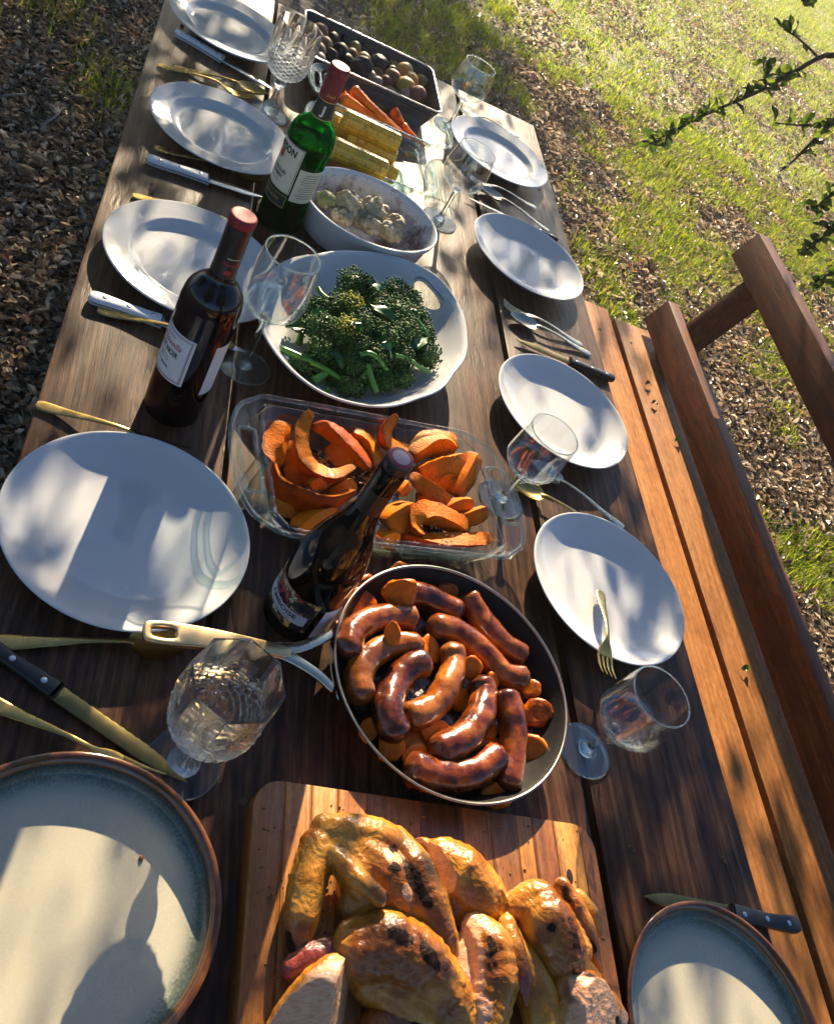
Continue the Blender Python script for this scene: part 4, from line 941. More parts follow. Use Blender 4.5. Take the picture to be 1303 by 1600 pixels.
a_ = pxc(0, 5.01, (340, 600)); b__ = pxc(0, 4.654, (560, 600))
SQ = [(a_, [(425, 625, .055), (445, 745, .048), (560, 850, .042), (740, 925, .042), (900, 925, .046), (1065, 850, .054)], .0175, 'long crescent wedge with red rind facing front, left in the dish', -.2),
 (a_, [(735, 225, .092), (655, 350, .078), (640, 520, .064), (690, 640, .057), (800, 715, .055), (920, 730, .058), (1065, 650, .070)], .0150, 'tall hooked wedge rising at the back left of the dish', .6),
 (a_, [(740, 330, .056), (850, 335, .058), (980, 425, .058), (1100, 545, .054), (1200, 660, .050)], .0165, 'curved wedge behind the tall hooked one', -.5),
 (a_, [(525, 305, .064), (475, 430, .052), (445, 565, .046), (470, 660, .040)], .0155, 'short upright wedge at the left end of the dish', .5),
 (a_, [(610, 1150, .030), (700, 1085, .034), (820, 1030, .036), (930, 990, .036)], .0155, 'wedge half hidden by the black bottle, front left', .8),
 (a_, [(440, 880, .022), (520, 970, .020), (640, 985, .020)], .0130, 'low dark wedge under the long crescent', .8),
 (a_, [(1055, 385, .056), (1140, 460, .050), (1195, 560, .044), (1230, 660, .040)], .0165, 'wedge at the middle back of the dish', .7),
 (a_, [(715, 800, .050), (780, 770, .054), (850, 770, .050)], .0095, 'small squash chunk between the two left crescents', 1.0),
 (b__, [(285, 245, .088), (195, 320, .074), (190, 420, .058), (260, 465, .050), (360, 465, .048)], .0130, 'curled wedge standing at the back centre behind the bottle neck', .5),
 (b__, [(390, 520, .050), (500, 440, .054), (620, 425, .056), (710, 460, .052)], .0180, 'broad wedge at the back right of the dish', .9),
 (b__, [(430, 640, .044), (560, 610, .052), (670, 580, .056), (780, 530, .060)], .0190, 'wide flat wedge in the right half of the dish', 1.2),
 (b__, [(860, 510, .070), (810, 590, .058), (750, 700, .048), (700, 810, .040)], .0165, 'pointed wedge with raised yellow tip at the right', .9),
 (b__, [(385, 650, .060), (450, 730, .054), (560, 795, .050), (660, 850, .046)], .0135, 'slim wedge right of the bottle neck', .7),
 (b__, [(640, 900, .046), (720, 875, .048), (830, 850, .054)], .0110, 'short yellow tipped wedge at the right end', .8),
 (b__, [(720, 985, .040), (820, 965, .046), (935, 905, .058)], .0125, 'pointed orange wedge reaching the right handle', .8),
 (b__, [(470, 1110, .046), (400, 1040, .044), (430, 950, .050), (560, 950, .048), (700, 1010, .044), (800, 1070, .040)], .0150, 'hook shaped wedge at the right front of the dish', .8),
 (b__, [(300, 1120, .026), (450, 1150, .030), (650, 1155, .034), (850, 1140, .036), (980, 1110, .042)], .0145, 'long wedge along the front wall with a red tip', .2),
 (b__, [(190, 1010, .040), (290, 960, .042), (400, 890, .044)], .0210, 'dark red round cut piece just right of the bottle', 1.4),
 (b__, [(150, 1140, .030), (240, 1120, .030), (290, 1150, .028)], .0150, 'dark red piece at the front beside the bottle', 1.2),
 (b__, [(290, 800, .056), (330, 760, .060), (365, 710, .066)], .0080, 'small bright wedge tip beside the bottle capsule', .8),
 (a_, [(880, 480, .034), (960, 560, .034), (1060, 640, .032)], .0170, 'wedge filling the middle of the dish behind the hooked tip', .6),
 (a_, [(860, 870, .030), (960, 820, .036), (1060, 760, .038)], .0150, 'wedge just left of the black bottle neck', .8),
 (a_, [(560, 460, .030), (600, 560, .030), (620, 660, .028)], .0150, 'wedge lying inside the left crescents', .8),
 (b__, [(120, 560, .032), (220, 600, .036), (340, 590, .036)], .0165, 'wedge behind the bottle capsule at the dish centre', .8),
 (b__, [(520, 760, .036), (600, 700, .042), (720, 690, .040)], .0160, 'flat wedge under the pointed one at right', 1.0),
 (b__, [(420, 830, .034), (520, 850, .036), (600, 930, .034)], .0150, 'browned wedge right of the round cut piece', .9),
 (a_, [(560, 620, .026), (640, 700, .024), (760, 760, .024)], .0160, 'shadowed wedge on the dish floor inside the hooked one', 1.2),
 (b__, [(470, 880, .026), (560, 880, .028), (650, 960, .026)], .0160, 'wedge on the dish floor in the right half', 1.2)]
for i, (f, P, r, lab, tl) in enumerate(SQ): wedge([(*f(x, y), z * .86) for x, y, z in P], r, lab, tl, 1, i + .3)
MT['crumb'] = plain('toasted squash seed crumbs', (.34, .17, .05), .5, var=.5, ns=300)
L = []
for _ in range(240):
    f, q = random.choice(((a_, (760, 590)), (a_, (840, 640)), (b__, (620, 1110)), (b__, (560, 1020)), (b__, (150, 640)), (a_, (1180, 740))))
    x, y = random.gauss(q[0], 60), random.gauss(q[1], 40); L.append(blob(at(*f(x, y), random.uniform(.012, .046)), (random.uniform(.0012, .003), random.uniform(.001, .0022), .0012), 1, .3, 300, random.random() * 9))
props(put('squash_crumbs', mk('squash_crumbs', joinm(L), MT['crumb'], sharp=0)), 'brown seed crumbs scattered over the roasted squash', 'crumbs', None, 'stuff')

# ------------------------------------------------------------------ potatoes in the roasting tin
def m_potato(name, a, b_, c_):
    k = Mat(name); c = k.coord(); n1 = k.noise(50, c, 5, .65); n2 = k.noise(350, c, 3, .6)
    return k.done(k.pr(k.ramp(n1, [(.3, a), (.55, b_), (.8, c_)]), k.math('ADD', .36, k.math('MULTIPLY', n2, .3)), bump=k.bump(k.math('ADD', n1, n2), .4, .002), spec=.3))
POT = {'d': m_potato('purple potato skin', (.012, .008, .011), (.035, .022, .028), (.09, .06, .055)), 'b': m_potato('brown potato skin', (.16, .075, .03), (.28, .15, .06), (.40, .24, .11)),
 't': m_potato('tan potato skin', (.27, .16, .06), (.42, .27, .11), (.52, .37, .18)), 'y': m_potato('golden potato skin', (.40, .20, .045), (.58, .34, .09), (.68, .45, .16)), 'r': m_potato('red potato skin', (.16, .045, .03), (.30, .10, .07), (.42, .20, .14)), 'p': m_potato('pink potato skin', (.40, .22, .17), (.56, .36, .30), (.65, .48, .42))}
pk = pxc(0, 5.01, (460, 0))
PT = [(200, 250, 55, 'b', 'brown potato in the far left corner of the roasting tin'), (305, 305, 46, 'd', 'purple potato second from the far left corner of the tin'), (170, 390, 60, 'b', 'brown potato nearest the crystal goblet, left end of tin'), (230, 350, 58, 'b', 'brown potato between two others at the left end of tin'),
 (192, 462, 44, 'p', 'pale pink potato at the front left of the tin'), (285, 432, 44, 'd', 'purple potato right of the pale pink one, front left'), (365, 395, 52, 'd', 'wrinkled purple potato near the left end of the tin'), (402, 322, 44, 'd', 'purple potato at the far wall, left of the tan one'),
 (472, 372, 46, 't', 'tan potato standing at the far side, left half of the tin'), (447, 428, 42, 'b', 'brown potato just in front of the standing tan one'), (560, 398, 46, 'd', 'purple potato at the far side in the middle of the tin'), (545, 462, 46, 't', 'dull tan potato in the middle of the tin'),
 (530, 520, 66, 'd', 'big glossy purple potato in the front middle of the tin'), (660, 498, 60, 'd', 'big purple potato right of the glossy one'), (770, 525, 46, 't', 'tan potato at the far side left of the golden one'), (645, 578, 44, 'b', 'brown potato below the big purple pair'),
 (600, 598, 40, 'p', 'pale pink potato at the front middle of the tin'), (650, 640, 38, 'p', 'pale pink potato next to the dark red one at front'), (716, 642, 48, 'r', 'dark red potato at the front wall of the tin'), (765, 608, 55, 'b', 'orange brown potato left of the golden potatoes'),
 (862, 560, 60, 'y', 'golden potato farthest back at the right end'), (905, 625, 55, 'y', 'golden potato in the middle of the right end'), (870, 672, 60, 'y', 'golden potato at the front of the right end'), (965, 592, 42, 'b', 'brown potato in the shade of the right far corner'),
 (992, 640, 50, 't', 'tan potato touching the right wall of the tin'), (802, 698, 28, 'r', 'tiny red potato at the front wall'), (870, 738, 46, 'p', 'pink potato at the front right'), (962, 742, 62, 'r', 'large red brown potato in the right front corner'), (410, 470, 44, 'd', 'purple potato behind the red bottle cap'), (760, 560, 44, 'd', 'purple potato half hidden among the tan ones')]
for i, (x, y, r, c, lab) in enumerate(PT):
    R_ = r / 5.01 / 640 * 1.0 * 1.15; z = .006 + R_ * .9 + (.016 if y < 470 or r > 50 else .010)
    solo('potato', blob(at(*pk(x, y), z), (R_ * 1.08, R_, R_ * .93), 4, .08 if c != 'd' else .16, 45, i + .5, Matrix.Rotation(i * 1.3, 3, 'Z')), POT[c], lab, 'potato', 'potatoes in the roasting tin', sharp=0)
for i in range(10):
    solo('potato', blob((.421 + random.uniform(-.125, .125), 2.115 + random.uniform(-.07, .07), TZ + .022), (.018, .016, .015), 3, .1, 45, i + 40.5), POT['dbt'[i % 3]], 'small potato on the bottom layer of the roasting tin', 'potato', 'potatoes under the top layer', sharp=0)

# ------------------------------------------------------------------ carrots in the far dish
ck = pxc(0, 5.43, (470, 130))
CR = [([(435, 45, .070), (560, 170, .060), (720, 320, .050), (860, 440, .040)], .0130, 'long carrot with raised thick end in the far glass dish'), ([(350, 130, .058), (470, 200, .052), (620, 300, .044), (760, 400, .036)], .0145, 'thick carrot in front in the far glass dish'),
 ([(345, 105, .048), (400, 150, .046), (520, 210, .040)], .0130, 'carrot stub at the left end of the far glass dish'), ([(520, 140, .050), (650, 240, .048), (800, 370, .040), (930, 470, .030)], .0095, 'thin carrot behind the long one in the far dish'),
 ([(780, 235, .044), (830, 300, .040), (900, 420, .030)], .0140, 'browned carrot stub at the middle of the far dish'), ([(860, 350, .036), (950, 450, .030), (1050, 535, .022)], .0085, 'slim carrot tip pointing to the right handle of the far dish'), ([(330, 190, .034), (420, 250, .030), (560, 330, .026)], .0120, 'lowest carrot behind the corn in the far dish')]
for i, (P, r, lab) in enumerate(CR):
    C = crom([at(*ck(x, y), z * .85) for x, y, z in P], 8); m = len(C); s = np.linspace(0, 1, m)
    V, F = sweep(C, r * (1 - .68 * s) * np.clip(s / .03 + .55, 0, 1), 16); V = V + .0012 * nz(V, 160, i)[:, None]
    solo('roast_carrot', (V, F), MT['carrot' if i != 4 else 'carrotdark'], lab, 'carrot', 'roasted carrots in the far dish', sharp=60)
# ------------------------------------------------------------------ corn cobs
def m_corn():
    k = Mat('roasted corn'); c = k.coord(); n1 = k.noise(35, c, 5, .65); kz = k.attr('k')
    col = k.ramp(n1, [(.3, (.58, .31, .010)), (.55, (.74, .46, .022)), (.8, (.80, .58, .07))])
    col = k.mix(k.math('MULTIPLY', k.attr('kr'), .55), col, (.84, .57, .05)); col = k.mix(k.math('MULTIPLY', k.ramp(k.attr('kr'), [(.0, 1), (.25, 0)]), .6), col, (.42, .20, .01)); col = k.mix(k.math('MULTIPLY', k.ramp(kz, [(.0, 1), (.4, 0)]), .45), col, (.32, .14, .006))
    hb = k.ramp(k.noise(170, c, 3, .6), [(.66, 0), (.72, 1)]); col = k.mix(k.math('MULTIPLY', hb, .7), col, (.04, .06, .01))
    br = k.ramp(k.noise(22, c, 4, .6), [(.66, 0), (.8, .7)]); col = k.mix(br, col, (.16, .06, .012))
    return k.done(k.pr(col, .26, coat=.3, sss=.1))
MT['corn'] = m_corn()
CB = [((352, 300), (830, 515), .078, .0225, 'upper corn cob facing the carrots dish'), ((268, 545), (722, 745), .066, .0225, 'front golden corn cob above the oval dish'), ((395, 445), (800, 640), .046, .0210, 'browned corn cob lying in the groove between two others'),
 ((620, 700), (800, 790), .030, .0205, 'corn cob end poking out at the bottom right of the pile'), ((255, 320), (420, 400), .048, .0215, 'corn cob at the left behind the green bottle neck'), ((300, 400), (700, 560), .026, .0215, 'bottom corn cob under the pile')]
for i, (p0, p1, z, r, lab) in enumerate(CB):
    A, B_ = np.array(at(*ck(*p0), z)), np.array(at(*ck(*p1), z - (.006 if i == 3 else 0))); L_ = np.linalg.norm(B_ - A); rows = 16; nl = max(8, int(L_ / .0058)); nt, ns = rows * 4, nl * 4
    C = np.linspace(A, B_, ns + 1); T, S, U = frames(C, (0, 0, 1)); th_ = np.arange(nt) * 2 * PI / nt; R = []; kk = []; kv = np.random.default_rng(i).uniform(size=(nl + 2, rows)); kr = []
    for j in range(ns + 1):
        s = j / ns; prof = min(1, (min(s, 1 - s) / .07) ** .5 * .25 + .80) if min(s, 1 - s) < .07 else 1
        kb = np.abs(np.sin(PI * j / 4 + (np.arange(nt) // 4 % 2) * .6)) ** .6 * np.abs(np.sin(th_ * rows / 2)) ** .6
        rr_ = r * prof * (1 - .10 * s) * (.92 + .08 * kb); kk.append(kb); kr.append(np.repeat(kv[j // 4], 4))
        R.append(C[j] + rr_[:, None] * (np.cos(th_)[:, None] * S[j] + np.sin(th_)[:, None] * U[j]))
    solo('corn_cob', loft(R), MT['corn'], lab, 'corn cob', 'corn cobs in the glass dish', sharp=0, attrs={'k': np.concatenate(kk), 'kr': np.concatenate(kr)})
# ------------------------------------------------------------------ cauliflower
def m_cauli():
    k = Mat('herbed cauliflower'); c = k.coord(); n1 = k.noise(55, c, 5, .65); n2 = k.noise(330, c, 3, .65)
    col = k.ramp(n1, [(.3, (.26, .19, .09)), (.5, (.50, .42, .27)), (.75, (.66, .60, .45))])
    hb = k.ramp(n2, [(.57, 0), (.63, 1)]); col = k.mix(k.math('MULTIPLY', hb, k.ramp(k.noise(30, c, 3), [(.4, .1), (.6, .9)])), col, (.05, .055, .02))
    return k.done(k.pr(col, .55, bump=k.bump(n2, .5, .002), sss=.1))
MT['cauli'] = m_cauli()
MT['caulig'] = m_potato('pale green cauliflower stalk', (.26, .28, .10), (.40, .42, .18), (.52, .52, .28))
CF = [((405, 1025), .054, .026, 'tan crusted cauliflower floret at the left of the casserole', 0), ((620, 1085), .050, .028, 'herb covered cauliflower floret in the middle of the casserole', 0), ((590, 1215), .044, .020, 'small cauliflower floret at the front wall of the casserole', 0),
 ((760, 1270), .044, .024, 'pale cauliflower floret at the front right of the casserole', 0), ((215, 990), .046, .022, 'greenish cauliflower piece at the left end of the casserole', 1), ((350, 1140), .044, .020, 'cauliflower crumbs against the left front wall of the casserole', 0), ((800, 1190), .038, .019, 'herbed cauliflower bit at the right of the casserole', 0), ((500, 1150), .034, .024, 'cauliflower base filling the casserole middle', 0)]
for i, (q, z, r, lab, g) in enumerate(CF):
    c = np.array(at(*ck(*q), z)); L = [blob(c, (r * .85, r * .8, r * .7), 3)]
    rg = np.random.default_rng(i)
    for _ in range(46 if not g else 6):
        d = rg.normal(size=3); d[2] = abs(d[2]) * .9 - .2; d /= np.linalg.norm(d); L.append(blob(c + d * r * np.array([.85, .8, .72]), r * rg.uniform(.16, .30), 2, .2, 120, rg.uniform(0, 9)))
    V, F = remesh(joinm(L), .0014, 1); V = V + vnormals(V, F) * (.0012 * nz(V, 420, i, 2))[:, None]
    solo('cauliflower_floret', (V, F), MT['caulig'] if g else MT['cauli'], lab, 'cauliflower', 'cauliflower pieces', sharp=0)

# ------------------------------------------------------------------ roast chicken on the board
def m_chicken():
    k = Mat('roast chicken skin'); c = k.coord(); n1 = k.noise(26, c, 5, .62); n2 = k.noise(420, c, 5, .7); n3 = k.noise(90, c, 5, .65, .4)
    col = k.ramp(n1, [(.26, (.22, .058, .005)), (.42, (.45, .165, .016)), (.58, (.60, .275, .036)), (.78, (.68, .39, .085))])
    br = k.ramp(k.math('ADD', k.math('ADD', k.attr('brown'), k.math('MULTIPLY', k.math('SUBTRACT', n1, .42), 1.3)), k.math('MULTIPLY', k.math('SUBTRACT', n3, .5), .9)), [(.30, 0), (.75, 1)]); col = k.mix(k.math('MULTIPLY', br, .9), col, k.ramp(n3, [(.3, (.13, .030, .005)), (.7, (.33, .090, .011))]))
    mt = k.ramp(k.math('ADD', k.attr('meat'), k.math('MULTIPLY', k.math('SUBTRACT', n3, .5), .5)), [(.42, 0), (.56, 1)])
    fib = k.noise(1, k.coord((120, 420, 120), (.3, .2, .9)), 4, .6)
    col = k.mix(mt, col, k.ramp(fib, [(.3, (.62, .28, .14)), (.55, (.76, .42, .24)), (.8, (.80, .53, .33))]))
    ch = k.ramp(k.math('ADD', k.attr('char'), k.math('MULTIPLY', k.math('SUBTRACT', n3, .5), 1.1)), [(.45, 0), (.62, 1)])
    col = k.mix(ch, col, k.ramp(n2, [(.35, (.008, .004, .003)), (.6, (.028, .010, .005)), (.8, (.10, .035, .012))]))
    rd = k.ramp(k.math('ADD', k.attr('red'), k.math('MULTIPLY', k.math('SUBTRACT', n3, .5), .5)), [(.4, 0), (.6, 1)]); col = k.mix(rd, col, (.26, .05, .035))
    rdg = k.math('ABSOLUTE', k.math('SUBTRACT', k.noise(55, k.coord((1, 1, 1.6)), 4, .6, .8), .5)); h = k.math('ADD', k.math('ADD', k.math('ADD', k.math('MULTIPLY', n2, .45), k.math('MULTIPLY', n3, 1.2)), k.math('MULTIPLY', rdg, -5.0)), k.math('MULTIPLY', k.math('MULTIPLY', fib, mt), .8))
    return k.done(k.pr(col, k.math('ADD', k.math('ADD', .10, k.math('MULTIPLY', ch, .4)), k.math('MULTIPLY', n2, .20)), coat=k.math('MULTIPLY', k.math('SUBTRACT', 1.0, ch), .3), crough=.1, spec=k.math('SUBTRACT', .45, k.math('MULTIPLY', ch, .3)), bump=k.bump(h, .40, .0018), sss=.15, sr=(.012, .005, .002)))
MT['chicken'] = m_chicken()
hk = pxc(0, 1.974, (340, 1200)); BZ_ = BH + .001
def chain(P, dens=.3):
    out = []
    for (x0, y0, z0, r0), (x1, y1, z1, r1) in zip(P[:-1], P[1:]):
        a, b_ = np.array(at(*hk(x0, y0), BZ_ + z0)), np.array(at(*hk(x1, y1), BZ_ + z1)); n = max(2, int(np.linalg.norm(b_ - a) / (min(r0, r1) * dens)))
        out += [(a + (b_ - a) * i / n, r0 + (r1 - r0) * i / n) for i in range(n + 1)]
    return out
def chicken(label, chains, name='chicken_piece', char=(), meat=(), brown=(), red=(), cuts=(), voxel=.0017, sm=5, amp=.0009, seed=1.0):
    L = []
    for P in chains:
        if len(P) == 1: P = P + [tuple(np.array(P[0]) + (1, 1, 0, 0))]
        for c, r in chain(P): L.append(blob(c, r, 2))
    V, F = remesh(joinm(L), voxel, sm, .5)
    V[:, 2] = np.maximum(V[:, 2], TZ + BH + .0012)
    N = vnormals(V, F)
    V = V + N * (amp * nz(V, 60, seed, 4) + amp * .35 * nz(V, 260, seed + 3, 2))[:, None]; V[:, 2] = np.maximum(V[:, 2], TZ + BH + .0012)
    cutm = np.zeros(len(V))
    for X, Y, z, nx, ny, nz_ in cuts:                              # a knife cut: flat face of bare meat
        c = np.array(at(*hk(X, Y), BZ_ + z)); n_ = np.array([nx, ny, nz_], float); n_ /= np.linalg.norm(n_); d = (V - c) @ n_; k_ = d > 0
        V[k_] -= np.outer(d[k_], n_) * .96; cutm[k_] = 1; V[k_] += N[k_] * (.0006 * nz(V[k_], 150, seed, 3))[:, None]
    def field(sp):
        f = np.zeros(len(V))
        for q in sp:
            c = np.array(at(*hk(q[0], q[1]), BZ_ + q[2])); e = q[4] if len(q) > 4 else 1.0; d = V - c
            if len(q) > 5:
                u = np.array(at(*hk(q[0] + math.cos(q[5]) * 50, q[1] + math.sin(q[5]) * 50), BZ_ + q[2])) - c; u /= np.linalg.norm(u); l = d @ u; d = d - np.outer(l, u) + np.outer(l / e, u)
            f = np.maximum(f, np.clip(1.35 - np.linalg.norm(d, axis=1) / q[3], 0, 1))
        return f
    return solo(name, (V, F), MT['chicken'], label, 'chicken', 'roast chicken pieces', sharp=0, attrs={'char': .86 * field([(q[0], q[1], q[2], q[3] * .86, *q[4:]) for q in char]), 'meat': np.maximum(field(meat), cutm), 'brown': np.maximum(field(brown), .8 * field([(q[0], q[1], q[2], q[3] * 1.75, *q[4:]) for q in char])), 'red': field(red)})
chicken('chicken wing and breast piece with charred stripe, back left of the board', [
    [(345, 195, .030, .016), (310, 240, .030, .019), (280, 350, .026, .020), (262, 450, .022, .018), (250, 545, .016, .011), (246, 580, .012, .006)],
    [(330, 190, .034, .016), (400, 200, .040, .020), (480, 215, .038, .022), (540, 250, .034, .022)],
    [(380, 240, .036, .020), (440, 330, .034, .024), (470, 400, .030, .022), (420, 420, .020, .018)],
    [(430, 250, .038, .020), (520, 330, .042, .024), (560, 390, .040, .022)],
    [(545, 225, .036, .016), (600, 310, .044, .022), (640, 410, .042, .024), (680, 520, .034, .020), (705, 600, .022, .013), (726, 670, .010, .006)],
    [(360, 260, .046, .008), (430, 340, .058, .010), (500, 400, .060, .009)],
    [(500, 430, .028, .02), (600, 470, .030, .022), (650, 520, .026, .018)]],
    char=[(535, 255, .055, .010), (545, 310, .060, .012), (600, 330, .062, .013, 2.2, 1.1), (640, 400, .062, .009, 2.0, 1.1), (530, 405, .062, .008, 2.6, .6), (225, 540, .018, .010, 2.4, 1.4)], meat=[(545, 272, .062, .012), (585, 385, .060, .006, 1.8, 1.2)], brown=[(660, 440, .05, .016, 2.5, 1.1), (262, 500, .03, .010), (700, 560, .03, .014)], seed=1.2)
chicken('round browned chicken thigh with blackened top, centre of the board', [
    [(440, 560, .030, .030), (520, 550, .036, .034), (600, 590, .034, .034), (660, 650, .030, .030), (720, 730, .024, .026), (745, 790, .02, .022)],
    [(450, 500, .026, .018), (520, 490, .034, .020), (600, 540, .040, .022)], [(470, 640, .016, .024), (560, 700, .016, .028), (650, 760, .016, .026)]],
    char=[(560, 515, .070, .012, 2.2, .4), (650, 570, .066, .012, 2.4, .9), (690, 620, .055, .009), (720, 760, .05, .010)], brown=[(500, 570, .055, .034), (420, 560, .03, .016), (580, 640, .05, .020)], seed=2.4, amp=.0014)
chicken('plump tan chicken thigh with cut pink side at the back', [
    [(690, 290, .026, .026), (740, 330, .030, .032), (800, 390, .028, .030), (840, 430, .022, .022)], [(630, 255, .020, .014), (650, 330, .020, .020), (680, 400, .018, .022), (740, 440, .014, .022)]],
    meat=[(640, 320, .030, .016, 2.6, 1.3)], cuts=[(668, 330, .03, -.9, -.25, .35)], red=[(618, 262, .026, .012), (635, 250, .02, .010)], brown=[(800, 300, .05, .010), (850, 420, .03, .016), (700, 440, .03, .016)], seed=3.1)
chicken('chicken breast with torn white meat, centre right of the board', [
    [(800, 500, .036, .018), (840, 560, .040, .026), (850, 640, .036, .028), (830, 720, .030, .026), (815, 790, .026, .024)], [(760, 570, .022, .020), (750, 660, .020, .022), (780, 760, .018, .022)]],
    meat=[(765, 580, .040, .022, 2.6, 1.5), (760, 700, .036, .022, 2.4, 1.4), (826, 560, .066, .010), (800, 740, .05, .018)], char=[(845, 540, .064, .008, 2.2, 1.2), (850, 610, .066, .014, 1.6, 1.4), (800, 610, .06, .007)], cuts=[(785, 600, .05, -.85, -.2, .55)], brown=[(880, 580, .05, .014, 2, 1.4), (880, 670, .04, .012)], seed=4.6)
chicken('slender yellow chicken wing with a red brown tip, right of centre', [
    [(880, 478, .030, .012), (905, 540, .030, .015), (950, 620, .026, .020), (985, 700, .022, .022), (1005, 790, .018, .020)], [(890, 480, .046, .010), (915, 560, .052, .011), (940, 640, .052, .010), (950, 725, .044, .0035)]],
    brown=[(935, 630, .056, .012, 2.6, 1.3), (950, 700, .05, .010, 2, 1.4), (985, 660, .03, .006), (990, 730, .03, .005)], red=[(945, 680, .055, .008, 2.2, 1.4)], seed=5.5, voxel=.0016, sm=6)
chicken('chicken thigh blackened down its right side', [
    [(905, 430, .030, .014), (980, 420, .036, .026), (1010, 480, .038, .032), (1050, 560, .034, .030), (1080, 630, .026, .022)], [(1060, 470, .026, .022), (1100, 560, .024, .020)]],
    char=[(1075, 500, .056, .016, 2.6, 1.25), (1030, 490, .064, .008), (1085, 590, .048, .012, 2, 1.3), (1100, 600, .03, .010)], meat=[(1030, 600, .058, .012, 2, 1.2)], brown=[(1010, 520, .06, .012), (980, 560, .05, .010)], seed=6.2)
chicken('charred curled chicken wing tip at the right edge of the board', [
    [(1062, 365, .040, .010), (1095, 430, .038, .014), (1120, 480, .034, .014), (1150, 550, .026, .010), (1172, 600, .018, .005), (1184, 630, .014, .0025)], [(1110, 400, .026, .010), (1150, 450, .026, .012), (1165, 500, .024, .008)]],
    char=[(1070, 380, .052, .012, 2.6, 1.1), (1110, 480, .050, .012, 2.6, 1.1), (1160, 570, .035, .010, 2.8, 1.2)], seed=7.7, voxel=.0015, sm=5)
chicken('pale carved chicken breast at the bottom right of the board', [
    [(1080, 680, .028, .024), (1130, 720, .032, .030), (1170, 770, .028, .028), (1120, 810, .024, .028)], [(1060, 740, .018, .024), (1040, 810, .016, .022)], [(1200, 720, .020, .012), (1230, 770, .016, .012)]],
    meat=[(1150, 690, .056, .016, 2, .5), (1165, 730, .05, .022), (1120, 780, .05, .018)], char=[(1150, 645, .05, .008, 2, .4), (1235, 780, .03, .008)], cuts=[(1150, 720, .052, .35, -.3, .85)], brown=[(1090, 690, .05, .012), (1215, 790, .03, .010)], seed=8.3)
chicken('pale pink sliced chicken breast at the bottom left of the board', [
    [(360, 640, .030, .020), (320, 700, .034, .026), (270, 760, .030, .026), (220, 815, .024, .022)], [(390, 680, .024, .020), (370, 760, .024, .026), (330, 810, .022, .024)]],
    meat=[(345, 650, .062, .024, 1.6, 2.0), (310, 740, .064, .034), (360, 740, .05, .022), (280, 690, .05, .010)], cuts=[(320, 720, .050, -.35, -.35, .85), (375, 700, .04, .8, -.2, .5)], brown=[(200, 780, .03, .012)], seed=9.1)
chicken('torn reddish dark meat beside the wing tip, left of the board', [
    [(235, 615, .016, .012), (280, 590, .018, .016), (330, 580, .020, .016), (350, 610, .022, .014)], [(205, 630, .008, .004), (250, 640, .014, .010), (290, 640, .016, .012)]],
    red=[(280, 600, .03, .034, 1.6, 0.0)], meat=[(210, 630, .012, .012)], seed=10.4, voxel=.0016, sm=4)
chicken('dark roasted chicken back piece under the thigh, bottom centre of the board', [
    [(500, 800, .012, .020), (600, 810, .012, .022), (700, 800, .012, .020)]], brown=[(600, 800, .02, .08)], char=[(620, 790, .03, .02)], seed=11.4)

# ------------------------------------------------------------------ greens on the platter
def m_green(name, a, b_, c_, rough=.35):
    k = Mat(name); isl = k.island(); n1 = k.noise(80, k.coord(), 3, .6)
    return k.done(k.pr(k.ramp(k.math('ADD', k.math('MULTIPLY', isl, .6), k.math('MULTIPLY', n1, .4)), [(.2, a), (.5, b_), (.85, c_)]), rough, coat=.08, spec=.4, sss=.08, sr=(.003, .006, .001)))
MT['bud'] = m_green('broccolini buds', (.008, .042, .006), (.024, .095, .010), (.08, .19, .022), .42)
MT['stem'] = m_green('broccolini stem', (.03, .13, .012), (.055, .20, .022), (.09, .27, .04), .3)
MT['gleaf'] = m_green('broccolini leaf', (.010, .055, .008), (.018, .085, .012), (.04, .13, .02), .3)
MT['flower'] = m_green('yellow broccolini flowers', (.25, .28, .02), (.55, .48, .02), (.70, .58, .03), .5)
gk = pxc(0, 4.826, (430, 420)); GC = Vector((.393, 1.1415, TZ))
_b1 = ico(1)
def buds(c, r, n, rs, rg, flat=.8):
    n = int(n * 2.1); rs *= .66; rg_s = rg.uniform(0, 50, 3)
    Vs = []; V0, F0 = _b1; i = np.arange(n) + .5; ph = np.arccos(1 - 1.65 * i / n); th_ = PI * (1 + 5 ** .5) * i
    D = np.c_[np.cos(th_) * np.sin(ph), np.sin(th_) * np.sin(ph), np.cos(ph)]
    lob = np.array([noise.fractal(Vector(d * 1.9) + Vector(np.array(rg_s) * 1.0), 1.0, 2.0, 3) for d in D])[:, None]
    P = c + D * r * (rg.uniform(.70, 1.10, (n, 1)) + .30 * lob) * np.array([1, 1, flat]); S_ = rs * rg.uniform(.65, 1.35, (n, 1, 1))
    V = (V0[None] * S_ + P[:, None]).reshape(-1, 3); F = [[q + k_ * len(V0) for q in f] for k_ in range(n) for f in F0]
    return V, F
def broccolini(label, head, r, z, stem, rg, yellow=False, nb=170, group='broccolini on the platter'):
    c = at(*gk(*head), z); t = thing('broccolini', label, 'broccolini', tuple(c), 0, group)
    o_ = np.array(c)
    part('floret', buds(np.zeros(3), r, nb, .0030, rg), MT['bud'], t, sharp=0)
    part('floret_core', blob((0, 0, -.002), (r * .8, r * .8, r * .62), 2), MT['bud'], t, sharp=0)
    P = [np.array([0, 0, -r * .3])] + [np.array(at(*gk(x, y), zz)) - o_ for x, y, zz in stem]
    part('stem', sweep(crom(P, 6), lambda s: .0038 + .0020 * s, 9), MT['stem'], t, sharp=0)
    if yellow: part('flowers', buds(np.array([0, 0, r * .45]), r * .75, 46, .0030, rg, .7), MT['flower'], t, sharp=0)
rg = np.random.default_rng(3)
